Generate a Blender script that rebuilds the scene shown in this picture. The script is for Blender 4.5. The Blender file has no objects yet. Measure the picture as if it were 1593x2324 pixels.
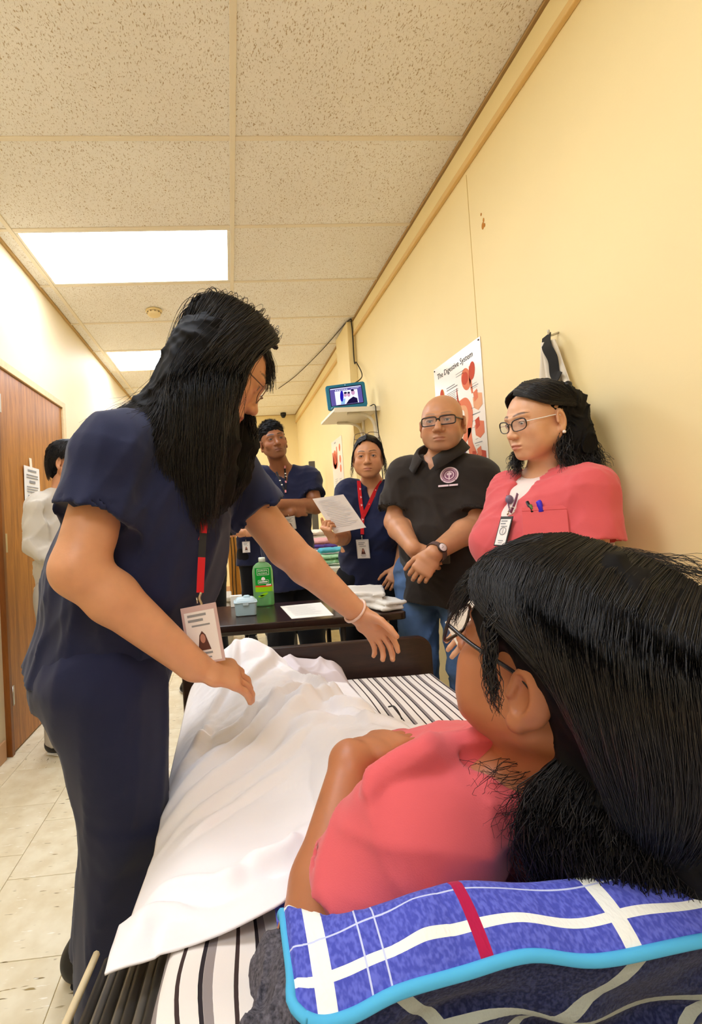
import bpy, bmesh, math, random
import numpy as np
from mathutils import Vector, Matrix, Euler

# ------------------------------------------------------------------ camera, world, exposure
SC = bpy.context.scene
COL = SC.collection
W_PX, H_PX = 1593, 2324
F_PX, YAW, PITCH, ROLL, CX, CY = 1049.86, .0711, .0243, -.0595, 597.56, 1150.9
CAM_Z = 1.15
_F = np.array([math.sin(YAW)*math.cos(PITCH), math.cos(YAW)*math.cos(PITCH), math.sin(PITCH)])
_R = np.array([math.cos(YAW), -math.sin(YAW), 0.0]); _U = np.cross(_R, _F)
_c, _s = math.cos(ROLL), math.sin(ROLL)
CAM_AXES = np.array([_c*_R+_s*_U, -_s*_R+_c*_U, _F])      # right, up, forward
cam_data = bpy.data.cameras.new('camera'); cam = bpy.data.objects.new('camera', cam_data); COL.objects.link(cam)
cam_data.sensor_fit = 'AUTO'; cam_data.sensor_width = 36; cam_data.lens = F_PX/H_PX*36
cam_data.shift_x = (W_PX/2-CX)/H_PX; cam_data.shift_y = (CY-H_PX/2)/H_PX
cam_data.clip_start = .02; cam_data.clip_end = 60
_m = Matrix.Identity(4)
for i in range(3):
    _m[i][0] = CAM_AXES[0][i]; _m[i][1] = CAM_AXES[1][i]; _m[i][2] = -CAM_AXES[2][i]
_m[2][3] = CAM_Z
cam.matrix_world = _m
SC.camera = cam
world = bpy.data.worlds.new('world'); SC.world = world; world.use_nodes = True
world.node_tree.nodes['Background'].inputs[0].default_value = (.9, .85, .75, 1)
world.node_tree.nodes['Background'].inputs[1].default_value = .25
SC.view_settings.view_transform = 'Standard'; SC.view_settings.look = 'None'
SC.view_settings.gamma = 1; SC.view_settings.use_curve_mapping = False
SC.view_settings.exposure = EXPOSURE = .0
LAMP = 14.2                                              # emission of the fluorescent panels
SC.cycles.use_denoising = True
SC.cycles.max_bounces = 8; SC.cycles.diffuse_bounces = 5
SC.cycles.sample_clamp_indirect = 6

def at(u, v, y):
    """the room point at depth y seen at pixel (u, v) of the photograph"""
    d = CAM_AXES.T @ np.array([(u-CX)/F_PX, -(v-CY)/F_PX, 1])
    return np.array([0, 0, CAM_Z]) + d*(y/d[1])
def at_z(u, v, z):
    d = CAM_AXES.T @ np.array([(u-CX)/F_PX, -(v-CY)/F_PX, 1])
    return np.array([0, 0, CAM_Z]) + d*((z-CAM_Z)/d[2])
def at_x(u, v, x):
    d = CAM_AXES.T @ np.array([(u-CX)/F_PX, -(v-CY)/F_PX, 1])
    return np.array([0, 0, CAM_Z]) + d*(x/d[0])
A = lambda *a: np.array(a, float)
def nrm(v): v = np.asarray(v, float); return v/(np.linalg.norm(v)+1e-12)

# ------------------------------------------------------------------ materials
def lin(c):
    if isinstance(c, str): c = [int(c[i:i+2], 16)/255 for i in (1, 3, 5)]
    else: c = [x/255 for x in c]
    return tuple(x/12.92 if x <= .04045 else ((x+.055)/1.055)**2.4 for x in c)+(1,)
def new_mat(name):
    m = bpy.data.materials.new(name); m.use_nodes = True
    nt = m.node_tree; b = nt.nodes['Principled BSDF']
    return m, nt, b
def node(nt, t, **kw):
    n = nt.nodes.new(t)
    for k, v in kw.items():
        if k in n.inputs: n.inputs[k].default_value = v
        else: setattr(n, k, v)
    return n
def mat(name, col, rough=.6, spec=.4, metal=0, bump=0, bscale=200, var=0, vscale=8, sheen=0, stretch=None, coat=0, emit=0, sss=0, attr=False):
    m, nt, b = new_mat(name)
    c = lin(col)
    b.inputs['Base Color'].default_value = c
    b.inputs['Roughness'].default_value = rough; b.inputs['Metallic'].default_value = metal
    b.inputs['Specular IOR Level'].default_value = spec
    if sheen: b.inputs['Sheen Weight'].default_value = sheen; b.inputs['Sheen Roughness'].default_value = .5
    if coat: b.inputs['Coat Weight'].default_value = coat
    if sss:
        b.inputs['Subsurface Weight'].default_value = sss; b.inputs['Subsurface Scale'].default_value = .006
        b.inputs['Subsurface Radius'].default_value = (1, .4, .25)
    tc = nt.nodes.new('ShaderNodeTexCoord'); src = tc.outputs['Object']
    if stretch:
        mp = node(nt, 'ShaderNodeMapping'); mp.inputs['Scale'].default_value = stretch
        nt.links.new(src, mp.inputs[0]); src = mp.outputs[0]
    colout = None
    if attr:
        a = node(nt, 'ShaderNodeAttribute', attribute_name='tint'); colout = a.outputs['Color']
    if var:
        n = node(nt, 'ShaderNodeTexNoise', Scale=vscale, Detail=4.0); nt.links.new(src, n.inputs['Vector'])
        r = node(nt, 'ShaderNodeMapRange'); r.inputs['To Min'].default_value = 1-var; r.inputs['To Max'].default_value = 1+var
        r.inputs['From Min'].default_value = .3; r.inputs['From Max'].default_value = .7
        nt.links.new(n.outputs['Fac'], r.inputs[0])
        mx = node(nt, 'ShaderNodeMix', data_type='RGBA', blend_type='MULTIPLY'); mx.inputs['Factor'].default_value = 1
        if colout: nt.links.new(colout, mx.inputs['A'])
        else: mx.inputs['A'].default_value = c
        nt.links.new(r.outputs[0], mx.inputs['B']); colout = mx.outputs['Result']
    if colout: nt.links.new(colout, b.inputs['Base Color'])
    if bump:
        n2 = node(nt, 'ShaderNodeTexNoise', Scale=bscale, Detail=3.0); nt.links.new(src, n2.inputs['Vector'])
        bp = node(nt, 'ShaderNodeBump', Strength=bump, Distance=.002); nt.links.new(n2.outputs['Fac'], bp.inputs['Height'])
        nt.links.new(bp.outputs[0], b.inputs['Normal'])
    if emit:
        b.inputs['Emission Color'].default_value = c; b.inputs['Emission Strength'].default_value = emit
    return m
def emission_mat(name, col, strength):
    m, nt, b = new_mat(name); nt.nodes.remove(b)
    e = node(nt, 'ShaderNodeEmission'); e.inputs[0].default_value = lin(col); e.inputs[1].default_value = strength
    nt.links.new(e.outputs[0], nt.nodes['Material Output'].inputs[0]); return m

# ------------------------------------------------------------------ objects
def link(o, parent=None):
    COL.objects.link(o)
    if parent is not None: o.parent = parent
    return o
def tag(o, label=None, cat=None, group=None, kind=None):
    if label: o['label'] = label
    if cat: o['category'] = cat
    if group: o['group'] = group
    if kind: o['kind'] = kind
    return o
def empty(name, loc=(0, 0, 0), label=None, cat=None, group=None, rz=0):
    o = bpy.data.objects.new(name, None); o.location = loc; o.rotation_euler = (0, 0, rz); o.empty_display_size = .05
    link(o); return tag(o, label, cat, group)
def mesh_obj(name, verts, faces, m, parent=None, smooth=False, world=True):
    me = bpy.data.meshes.new(name)
    me.from_pydata([tuple(map(float, v)) for v in verts], [], [tuple(f) for f in faces]); me.update()
    return finish(name, me, m, parent, smooth, world)
def finish(name, me, m, parent=None, smooth=False, world=True):
    if m is not None:
        for x in (m if isinstance(m, (list, tuple)) else [m]): me.materials.append(x)
    if smooth: me.polygons.foreach_set('use_smooth', np.ones(len(me.polygons), bool))
    o = bpy.data.objects.new(name, me); link(o, parent)
    if parent is not None and world:
        bpy.context.view_layer.update
        o.matrix_parent_inverse = local_matrix(parent).inverted()
    return o
def local_matrix(o):
    m = Matrix.LocRotScale(o.location, o.rotation_euler, o.scale)
    return (local_matrix(o.parent) @ o.matrix_parent_inverse @ m) if o.parent else m
def fast_mesh(name, V, Q, m, parent=None, smooth=True, tint=None):
    V = np.ascontiguousarray(V, np.float32); Q = np.ascontiguousarray(Q, np.int32); k = Q.shape[1]
    me = bpy.data.meshes.new(name)
    me.vertices.add(len(V)); me.vertices.foreach_set('co', V.ravel())
    me.loops.add(Q.size); me.loops.foreach_set('vertex_index', Q.ravel())
    me.polygons.add(len(Q)); me.polygons.foreach_set('loop_start', np.arange(0, Q.size, k, dtype=np.int32))
    me.polygons.foreach_set('loop_total', np.full(len(Q), k, np.int32))
    me.update(calc_edges=True); me.validate()
    if tint is not None:
        a = me.color_attributes.new('tint', 'FLOAT_COLOR', 'POINT')
        a.data.foreach_set('color', np.ascontiguousarray(np.c_[tint, np.ones(len(V))], np.float32).ravel())
    return finish(name, me, m, parent, smooth)
def bevel(o, w=.004, seg=2):
    b = o.modifiers.new('bevel', 'BEVEL'); b.width = w; b.segments = seg; b.limit_method = 'ANGLE'; return o
def box(name, lo, hi, m, parent=None, bev=0, seg=2):
    x0, y0, z0 = lo; x1, y1, z1 = hi
    v = [(x0,y0,z0),(x1,y0,z0),(x1,y1,z0),(x0,y1,z0),(x0,y0,z1),(x1,y0,z1),(x1,y1,z1),(x0,y1,z1)]
    f = [(0,3,2,1),(4,5,6,7),(0,1,5,4),(1,2,6,5),(2,3,7,6),(3,0,4,7)]
    o = mesh_obj(name, v, f, m, parent)
    return bevel(o, bev, seg) if bev else o
def obox(name, c, ax, half, m, parent=None, bev=0):
    """box with centre c, axes ax (3 unit rows) and half sizes"""
    ax = np.array(ax, float); c = np.array(c, float)
    v = [c+ax.T@(np.array(s)*half) for s in ((-1,-1,-1),(1,-1,-1),(1,1,-1),(-1,1,-1),(-1,-1,1),(1,-1,1),(1,1,1),(-1,1,1))]
    f = [(0,3,2,1),(4,5,6,7),(0,1,5,4),(1,2,6,5),(2,3,7,6),(3,0,4,7)]
    if np.linalg.det(ax) < 0: f = [q[::-1] for q in f]
    o = mesh_obj(name, v, f, m, parent)
    return bevel(o, bev) if bev else o
def smooth_path(P, n):
    """Catmull-Rom through the points, n samples"""
    P = np.array(P, float)
    if len(P) < 3: return P[0]+(P[-1]-P[0])*np.linspace(0, 1, n)[:, None]
    Q = np.vstack([2*P[0]-P[1], P, 2*P[-1]-P[-2]]); t = np.linspace(0, len(P)-1-1e-9, n); i = t.astype(int); f = (t-i)[:, None]
    a, b, c, d = Q[i], Q[i+1], Q[i+2], Q[i+3]
    return .5*((2*b)+(c-a)*f+(2*a-5*b+4*c-d)*f*f+(-a+3*b-3*c+d)*f**3)
def tube_geo(P, r, seg=8, cap=True):
    P = np.array(P, float); n = len(P); r = np.broadcast_to(np.asarray(r, float), (n,))
    T = np.gradient(P, axis=0); T /= np.linalg.norm(T, axis=1)[:, None]+1e-12
    up = A(0, 0, 1) if abs(T[0][2]) < .9 else A(1, 0, 0)
    V = []; N = nrm(np.cross(T[0], up))
    for i in range(n):
        N = nrm(N-T[i]*np.dot(N, T[i])); B = np.cross(T[i], N)
        for k in range(seg):
            a = 2*math.pi*k/seg; V.append(P[i]+r[i]*(math.cos(a)*N+math.sin(a)*B))
    F = [(i*seg+k, i*seg+(k+1) % seg, (i+1)*seg+(k+1) % seg, (i+1)*seg+k) for i in range(n-1) for k in range(seg)]
    if cap: F += [tuple(range(seg))[::-1], tuple((n-1)*seg+k for k in range(seg))]
    return V, F
def tube(name, P, r, m, parent=None, seg=8, n=None):
    if n: P = smooth_path(P, n)
    V, F = tube_geo(P, r, seg); return mesh_obj(name, V, F, m, parent, True)
def lathe(name, prof, m, parent=None, seg=32, loc=(0, 0, 0), sx=1, sy=1):
    V = []; F = []
    for r, z in prof:
        for k in range(seg):
            a = 2*math.pi*k/seg; V.append((loc[0]+sx*r*math.cos(a), loc[1]+sy*r*math.sin(a), loc[2]+z))
    for i in range(len(prof)-1):
        for k in range(seg): F.append((i*seg+k, i*seg+(k+1) % seg, (i+1)*seg+(k+1) % seg, (i+1)*seg+k))
    F += [tuple(range(seg))[::-1], tuple((len(prof)-1)*seg+k for k in range(seg))]
    return mesh_obj(name, V, F, m, parent, True)
def ribbon(name, P, width, nor, m, parent=None, thick=.0012, n=40, tint=None, smooth=True):
    """flat band along P; nor = outward direction per control point"""
    P = np.array(P, float); Nn = np.array(nor, float)
    if Nn.ndim == 1: Nn = np.tile(Nn, (len(P), 1))
    Q = smooth_path(P, n); N = smooth_path(Nn, n)
    T = np.gradient(Q, axis=0); T /= np.linalg.norm(T, axis=1)[:, None]+1e-12
    N = N-T*np.sum(N*T, 1)[:, None]; N /= np.linalg.norm(N, axis=1)[:, None]+1e-12
    S = np.cross(T, N)*width/2
    V = np.vstack([Q-S-N*thick, Q+S-N*thick, Q+S+N*thick, Q-S+N*thick]); F = []
    for i in range(n-1):
        for a, b in ((0, 1), (1, 2), (2, 3), (3, 0)): F.append((a*n+i, b*n+i, b*n+i+1, a*n+i+1))
    F += [(0, n, 2*n, 3*n)[::-1], (n-1, 2*n-1, 3*n-1, 4*n-1)]
    return mesh_obj(name, V, F, m, parent, False)
def plate(name, quad, m, parent=None, thick=.002):
    """thin slab whose front face is quad (4 points, counter-clockwise from outside)"""
    q = [np.array(p, float) for p in quad]; n = nrm(np.cross(q[1]-q[0], q[3]-q[0]))
    v = q+[p-n*thick for p in q]
    return mesh_obj(name, v, [(0,1,2,3),(7,6,5,4),(0,4,5,1),(1,5,6,2),(2,6,7,3),(3,7,4,0)], m, parent)
def text_mesh(name, s, origin, ex, ey, size, m, parent=None, align='LEFT', extrude=.0004, wide=1.0):
    c = bpy.data.curves.new(name, 'FONT'); c.body = s; c.size = size; c.align_x = align; c.extrude = extrude; c.resolution_u = 2
    t = bpy.data.objects.new(name, c); COL.objects.link(t)
    dg = bpy.context.evaluated_depsgraph_get(); me = bpy.data.meshes.new_from_object(t.evaluated_get(dg))
    bpy.data.objects.remove(t); bpy.data.curves.remove(c)
    ex, ey = nrm(ex), nrm(ey); ez = np.cross(ex, ey); o = np.array(origin, float)
    n = len(me.vertices); co = np.zeros(n*3); me.vertices.foreach_get('co', co); co = co.reshape(-1, 3)
    me.vertices.foreach_set('co', (o+co[:, :1]*wide*ex+co[:, 1:2]*ey+co[:, 2:]*ez).ravel()); me.update(); me.materials.clear()
    return finish(name, me, m, parent)

# ------------------------------------------------------------------ signed-distance modelling: one continuous skin over many volumes
class SDF:
    def __init__(s): s.p = []; s.o = np.zeros(3); s.R = np.eye(3); s.sc = 1.0
    def frame(s, o=(0, 0, 0), R=np.eye(3), sc=1.0): s.o = np.array(o, float); s.R = np.array(R, float); s.sc = sc; return s
    def w(s, p): return s.o+s.R@(np.asarray(p, float)*s.sc)
    def cap(s, a, b, ra, rb=None, k=.02, op='+'):
        rb = ra if rb is None else rb; s.p.append(('cap', s.w(a), s.w(b), ra*s.sc, rb*s.sc, k*s.sc, op)); return s
    def chain(s, P, r, k=.02, op='+'):
        for i in range(len(P)-1): s.cap(P[i], P[i+1], r[i], r[i+1], k, op)
        return s
    def ell(s, c, r, R=None, k=.02, op='+'):
        Rw = s.R @ (np.eye(3) if R is None else np.array(R, float)); s.p.append(('ell', s.w(c), np.array(r, float)*s.sc, Rw, 0, k*s.sc, op)); return s
    def ecap(s, a, b, wa, wb, side, k=.03, op='+', flat=False):
        """elliptic tapered limb from a to b: wa, wb = (half width along side, half depth)"""
        s.p.append(('ecyl' if flat else 'ecap', s.w(a), s.w(b), np.array(wa, float)*s.sc, np.array(wb, float)*s.sc, k*s.sc, op, s.R@nrm(side))); return s
    def cyl(s, a, b, ra, rb, k=.02, op='+'):
        d = nrm(np.asarray(b, float)-np.asarray(a, float)); side = np.cross(d, A(0, 0, 1) if abs(d[2]) < .8 else A(0, 1, 0))
        return s.ecap(a, b, (ra, ra), (rb, rb), side, k, op, True)
    def bounds(s, p):
        if p[0] == 'ell': r = np.max(p[2]); return p[1]-r, p[1]+r
        r = max(np.max(p[3]), np.max(p[4])); return np.minimum(p[1], p[2])-r, np.maximum(p[1], p[2])+r
    def eval(s, lo, hi, vox, disp=None):
        lo = np.array(lo, float); n = np.maximum(2, np.ceil((np.array(hi, float)-lo)/vox).astype(int)+1)
        ax = [lo[i]+vox*np.arange(n[i], dtype=np.float32) for i in range(3)]
        D = np.full(n, .2, np.float32)
        for p in s.p:
            k, op = p[5], p[6]; b0, b1 = s.bounds(p); mg = k+3*vox+.002
            i0 = np.clip(np.floor((b0-mg-lo)/vox).astype(int), 0, n); i1 = np.clip(np.ceil((b1+mg-lo)/vox).astype(int)+1, 0, n)
            if np.any(i1 <= i0): continue
            sl = tuple(slice(i0[i], i1[i]) for i in range(3))
            X = ax[0][sl[0]][:, None, None]; Y = ax[1][sl[1]][None, :, None]; Z = ax[2][sl[2]][None, None, :]
            X, Y, Z = [c.astype(np.float32) for c in (X, Y, Z)]
            if p[0] == 'cap':
                a, b = p[1], p[2]; e = b-a; L = max(e@e, 1e-9)
                t = np.clip(((X-a[0])*e[0]+(Y-a[1])*e[1]+(Z-a[2])*e[2])/L, 0, 1)
                d = np.sqrt((X-a[0]-t*e[0])**2+(Y-a[1]-t*e[1])**2+(Z-a[2]-t*e[2])**2)-(p[3]+(p[4]-p[3])*t)
            elif p[0] == 'ell':
                c, r, R = p[1], p[2], p[3]; x, y, z = X-c[0], Y-c[1], Z-c[2]
                q = [(R[0, i]*x+R[1, i]*y+R[2, i]*z) for i in range(3)]
                k0 = np.sqrt((q[0]/r[0])**2+(q[1]/r[1])**2+(q[2]/r[2])**2); k1 = np.sqrt((q[0]/r[0]**2)**2+(q[1]/r[1]**2)**2+(q[2]/r[2]**2)**2)
                d = k0*(k0-1)/(k1+1e-6)
            else:
                a, b, side = p[1], p[2], p[7]; e = b-a; L = np.linalg.norm(e); e = e/L; side = nrm(side-e*(side@e)); dp = np.cross(e, side)
                x, y, z = X-a[0], Y-a[1], Z-a[2]
                h = x*e[0]+y*e[1]+z*e[2]; t = np.clip(h/L, 0, 1)
                w_ = p[3][0]+(p[4][0]-p[3][0])*t; q_ = p[3][1]+(p[4][1]-p[3][1])*t
                u = (x*side[0]+y*side[1]+z*side[2])/w_; v = (x*dp[0]+y*dp[1]+z*dp[2])/q_
                ex = h-t*L; mn = np.minimum(w_, q_)
                if p[0] == 'ecap': d = (np.sqrt(u*u+v*v+(ex/mn)**2)-1)*mn
                else: d = np.maximum((np.sqrt(u*u+v*v)-1)*mn, np.abs(h-L/2)-L/2)
            C = D[sl]
            if op == '+':
                if k > 0: hh = np.maximum(k-np.abs(C-d), 0)/k; D[sl] = np.minimum(C, d)-hh*hh*k*.25
                else: D[sl] = np.minimum(C, d)
            else:
                d = -d
                if k > 0: hh = np.maximum(k-np.abs(C-d), 0)/k; D[sl] = np.maximum(C, d)+hh*hh*k*.25
                else: D[sl] = np.maximum(C, d)
        if disp is not None: D += disp(ax[0][:, None, None], ax[1][None, :, None], ax[2][None, None, :])
        return D
    def mesh(s, lo, hi, vox, disp=None):
        return surface_nets(s.eval(lo, hi, vox, disp), np.array(lo, float), vox)
    def autobox(s, pad=.02):
        b = [s.bounds(p) for p in s.p if p[6] == '+']; return np.min([x[0] for x in b], 0)-pad, np.max([x[1] for x in b], 0)+pad
def surface_nets(D, lo, vox):
    neg = D < 0; n = D.shape
    cnt = np.zeros((n[0]-1, n[1]-1, n[2]-1), np.int8)
    for dx in (0, 1):
        for dy in (0, 1):
            for dz in (0, 1): cnt += neg[dx:n[0]-1+dx, dy:n[1]-1+dy, dz:n[2]-1+dz]
    act = (cnt > 0) & (cnt < 8); I = np.argwhere(act)
    if len(I) == 0: return np.zeros((0, 3)), np.zeros((0, 4), int)
    idx = np.full(cnt.shape, -1, np.int32); idx[act] = np.arange(len(I))
    S = np.zeros((len(I), 3)); K = np.zeros(len(I))
    C = np.array([(a, b, c) for a in (0, 1) for b in (0, 1) for c in (0, 1)])
    val = [D[I[:, 0]+c[0], I[:, 1]+c[1], I[:, 2]+c[2]] for c in C]
    for i in range(8):
        for j in range(i+1, 8):
            if abs(C[i]-C[j]).sum() != 1: continue
            a, b = val[i], val[j]; m = (a < 0) != (b < 0); t = np.where(m, a/np.where(m, a-b, 1), 0)
            S += np.where(m[:, None], C[i]+t[:, None]*(C[j]-C[i]), 0); K += m
    V = lo+vox*(I+S/K[:, None]); Q = []
    for ax in range(3):
        b, c = (ax+1) % 3, (ax+2) % 3
        s0 = [slice(None)]*3; s1 = [slice(None)]*3; s0[ax] = slice(0, -1); s1[ax] = slice(1, None)
        A0, A1 = neg[tuple(s0)], neg[tuple(s1)]; E = np.argwhere(A0 != A1)
        ok = (E[:, b] > 0) & (E[:, b] < n[b]-1) & (E[:, c] > 0) & (E[:, c] < n[c]-1); E = E[ok]
        fl = A0[tuple(E.T)]
        def cell(ob, oc):
            G = E.copy(); G[:, b] += ob; G[:, c] += oc; return idx[tuple(G.T)]
        q = np.stack([cell(-1, -1), cell(0, -1), cell(0, 0), cell(-1, 0)], 1)
        q[~fl] = q[~fl][:, ::-1]; Q.append(q)
    return V, np.vstack(Q)
def multi_mesh(sdf, boxes, disp=None):
    """the same field meshed at several grains: boxes = [(lo, hi, voxel), ...], finest first; each later box skips the earlier ones"""
    Vs, Qs, off, done = [], [], 0, []
    for lo, hi, vox in boxes:
        V, Q = sdf.mesh(lo, hi, vox, disp)
        if len(Q):
            c = V[Q].mean(1); keep = np.ones(len(Q), bool)
            for l, h, v in done: keep &= ~np.all((c > np.array(l)+1.2*v) & (c < np.array(h)-2.2*v), 1)
            Q = Q[keep]
            Vs.append(V); Qs.append(Q+off); off += len(V)
        done.append((lo, hi, vox))
    V = np.vstack(Vs); Q = np.vstack(Qs); used = np.unique(Q); mp = np.zeros(len(V), int); mp[used] = np.arange(len(used))
    return V[used], mp[Q]
def folds(seed, amp, f, stretch=(1, 1, 1), warp=.5, rot=None):
    """cloth creases: warped sine ridges added to a signed distance"""
    rg = np.random.RandomState(seed); K = rg.normal(size=(5, 3)); K /= np.linalg.norm(K, axis=1)[:, None]; K *= np.array(stretch)
    K = K*f*rg.uniform(.6, 1.6, (5, 1)); ph = rg.uniform(0, 6.28, 5); K2 = rg.normal(size=(3, 3))*f*.35; p2 = rg.uniform(0, 6.28, 3)
    def fn(X, Y, Z):
        w_ = sum(np.sin(K2[i, 0]*X+K2[i, 1]*Y+K2[i, 2]*Z+p2[i]) for i in range(3))*warp
        o = 0
        for i in range(5):
            s_ = np.sin(K[i, 0]*X+K[i, 1]*Y+K[i, 2]*Z+ph[i]+w_*2); o = o+(1-np.abs(s_))**2
        return ((o/5-.30)*-amp*1.5).astype(np.float32)
    return fn

# ================================================================== THE ROOM
XL, XR, ZC, Y0, Y1 = -1.219, 1.157, 2.815, -1.75, 7.45
ROW0, ROW = 1.975, .6096; TX0, TX1 = -1.117, .102          # ceiling grid: first cross tee, pitch, the two long tees
def wall_material(name, col, rough=.55):
    m = mat(name, col, rough, .3, bump=.12, bscale=90, var=.02, vscale=2.5); return m
M_wall_r = wall_material('wall_paint_yellow', (247, 227, 172))
M_wall_l = wall_material('wall_paint_cream', (238, 222, 186))
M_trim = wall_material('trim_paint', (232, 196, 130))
M_seam = mat('seam', (214, 184, 112), .7)
M_scuff = mat('scuff_brown', (196, 128, 44), .8)
def structure(o): o['kind'] = 'structure'; return o
wr = structure(box('wall_right', (XR, Y0, 0), (XR+.1, Y1, ZC+.1), M_wall_r))
wl = structure(box('wall_left', (XL-.1, Y0, 0), (XL, Y1, ZC+.1), M_wall_l))
wf = structure(box('wall_far', (XL-.1, Y1, 0), (XR+.1, Y1+.1, ZC+.1), M_wall_r))
wb = structure(box('wall_rear', (XL-.1, Y0-.1, 0), (XR+.1, Y0, ZC+.1), M_wall_l))
# painted-over wallboard joints and scuffs on the right wall
box('joint', (XR-.0012, 1.992, .1), (XR, 1.995, 2.655), M_seam, wr)
box('joint', (XR-.0012, 4.43, .1), (XR, 4.433, 2.655), M_seam, wr)
for k, (y, z, dy, dz) in enumerate(((1.885, 2.375, .006, .010), (1.893, 2.355, .010, .016), (1.880, 2.350, .006, .009), (1.90, 2.41, .005, .007))):
    lathe('chipped_patch', [(.0001, 0), (.9, 0), (1, .5), (.9, 1), (.0001, 1)], M_scuff, wr, 9, (0, 0, 0))
    o = COL.objects[-1]; o.matrix_parent_inverse = Matrix.Identity(4); o.scale = (dy, dz, .0012); o.rotation_euler = (1.5708, 0, 1.5708); o.location = (XR-.0012, y, z)
# trim: a flat batten under the ceiling on the right wall, the column, the far corner post
t1 = structure(box('trim_1', (XR-.016, Y0, 2.70), (XR, 3.88, 2.795), M_wall_r, bev=.003))
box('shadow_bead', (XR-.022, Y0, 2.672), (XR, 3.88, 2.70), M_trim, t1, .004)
t2 = structure(box('trim_2', (XR-.016, 4.30, 2.70), (XR, Y1, 2.795), M_wall_r, bev=.003))
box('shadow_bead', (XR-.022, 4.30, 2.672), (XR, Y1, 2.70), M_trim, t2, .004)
t3 = structure(box('trim_3', (XR-.067, 3.88, 0), (XR, 4.30, 2.80), M_wall_r, bev=.004))     # boxed-in column
tag(t3, 'boxed column standing out from the right wall beyond the shelf')
M_base = mat('baseboard_rubber', (206, 160, 118), .5)
b1 = structure(box('baseboard_left', (XL, Y0, 0), (XL+.012, 2.48, .10), M_base, bev=.003))
b2 = structure(box('baseboard_right', (XR-.012, Y0, 0), (XR, 3.88, .10), M_base, bev=.003))
b3 = structure(box('baseboard_far', (XL, Y1-.012, 0), (XR, Y1, .10), M_base, bev=.003))
b4 = structure(box('baseboard_left_far', (XL, 3.56, 0), (XL+.012, Y1, .10), M_base, bev=.003))

# ---- floor: twelve-inch vinyl tiles, each a piece
def floor_tile_mat():
    m, nt, b = new_mat('vinyl_tile'); b.inputs['Roughness'].default_value = .32; b.inputs['Specular IOR Level'].default_value = .4
    tc = nt.nodes.new('ShaderNodeTexCoord'); oi = nt.nodes.new('ShaderNodeObjectInfo')
    ad = node(nt, 'ShaderNodeVectorMath', operation='ADD'); sc = node(nt, 'ShaderNodeVectorMath', operation='SCALE'); sc.inputs['Scale'].default_value = 37
    cb = nt.nodes.new('ShaderNodeCombineXYZ')
    for i in range(3): nt.links.new(oi.outputs['Random'], cb.inputs[i])
    nt.links.new(cb.outputs[0], sc.inputs[0]); nt.links.new(tc.outputs['Object'], ad.inputs[0]); nt.links.new(sc.outputs[0], ad.inputs[1])
    def streak(rot, thr, scale):
        mp = node(nt, 'ShaderNodeMapping'); mp.inputs['Rotation'].default_value = (0, 0, rot); mp.inputs['Scale'].default_value = (16, 95, 40)
        nt.links.new(ad.outputs[0], mp.inputs[0])
        n = node(nt, 'ShaderNodeTexNoise', Scale=scale, Detail=2.0); nt.links.new(mp.outputs[0], n.inputs['Vector'])
        r = node(nt, 'ShaderNodeMapRange'); r.inputs['From Min'].default_value = thr; r.inputs['From Max'].default_value = thr+.045
        nt.links.new(n.outputs['Fac'], r.inputs[0]); return r.outputs[0]
    s1 = streak(.6, .70, 1.0); s2 = streak(2.2, .70, .9); s3 = streak(1.3, .68, 1.3)
    mx = None; base = node(nt, 'ShaderNodeTexNoise', Scale=14.0, Detail=3.0); nt.links.new(ad.outputs[0], base.inputs['Vector'])
    rp = nt.nodes.new('ShaderNodeValToRGB'); rp.color_ramp.elements[0].color = lin((226, 212, 178)); rp.color_ramp.elements[1].color = lin((240, 230, 202))
    rp.color_ramp.elements[0].position = .35; rp.color_ramp.elements[1].position = .65
    nt.links.new(base.outputs['Fac'], rp.inputs[0]); c = rp.outputs[0]
    for s, colr in ((s1, (132, 112, 66)), (s2, (160, 138, 90)), (s3, (252, 246, 230))):
        q = node(nt, 'ShaderNodeMix', data_type='RGBA'); nt.links.new(s, q.inputs['Factor']); nt.links.new(c, q.inputs['A']); q.inputs['B'].default_value = lin(colr); c = q.outputs['Result']
    nt.links.new(c, b.inputs['Base Color']); return m
M_vinyl = floor_tile_mat(); M_grout = mat('tile_joint', (186, 164, 112), .8)
floor = structure(box('floor', (XL-.1, Y0-.1, -.1), (XR+.1, Y1+.1, -.003), M_grout))
TS = .3048
def tile_mesh():
    h = TS/2-.0011; bm = bmesh.new()
    v = [bm.verts.new(p) for p in ((-h, -h, -.003), (h, -h, -.003), (h, h, -.003), (-h, h, -.003), (-h, -h, -.0007), (h, -h, -.0007), (h, h, -.0007), (-h, h, -.0007))]
    e = h-.0012; w = [bm.verts.new(p) for p in ((-e, -e, 0), (e, -e, 0), (e, e, 0), (-e, e, 0))]
    bm.faces.new(w)
    for i in range(4):
        j = (i+1) % 4; bm.faces.new((v[i], v[j], v[4+j], v[4+i])); bm.faces.new((v[4+i], v[4+j], w[j], w[i]))
    me = bpy.data.meshes.new('tile'); bm.to_mesh(me); bm.free(); me.materials.append(M_vinyl); return me
TM = tile_mesh(); rg = random.Random(4)
nx0 = -.506-TS*3
for i in range(9):
    for j in range(23):
        x = nx0+TS*(i+.5); y = .41+TS*(j+.5)+(.118 if i % 2 else 0)
        if x-TS/2 > XR or x+TS/2 < XL: continue
        o = bpy.data.objects.new('tile', TM); o.location = (x, y, 0); o.rotation_euler = (0, 0, rg.choice((0, 1.5708, 3.1416, 4.7124))); link(o, floor)

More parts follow.
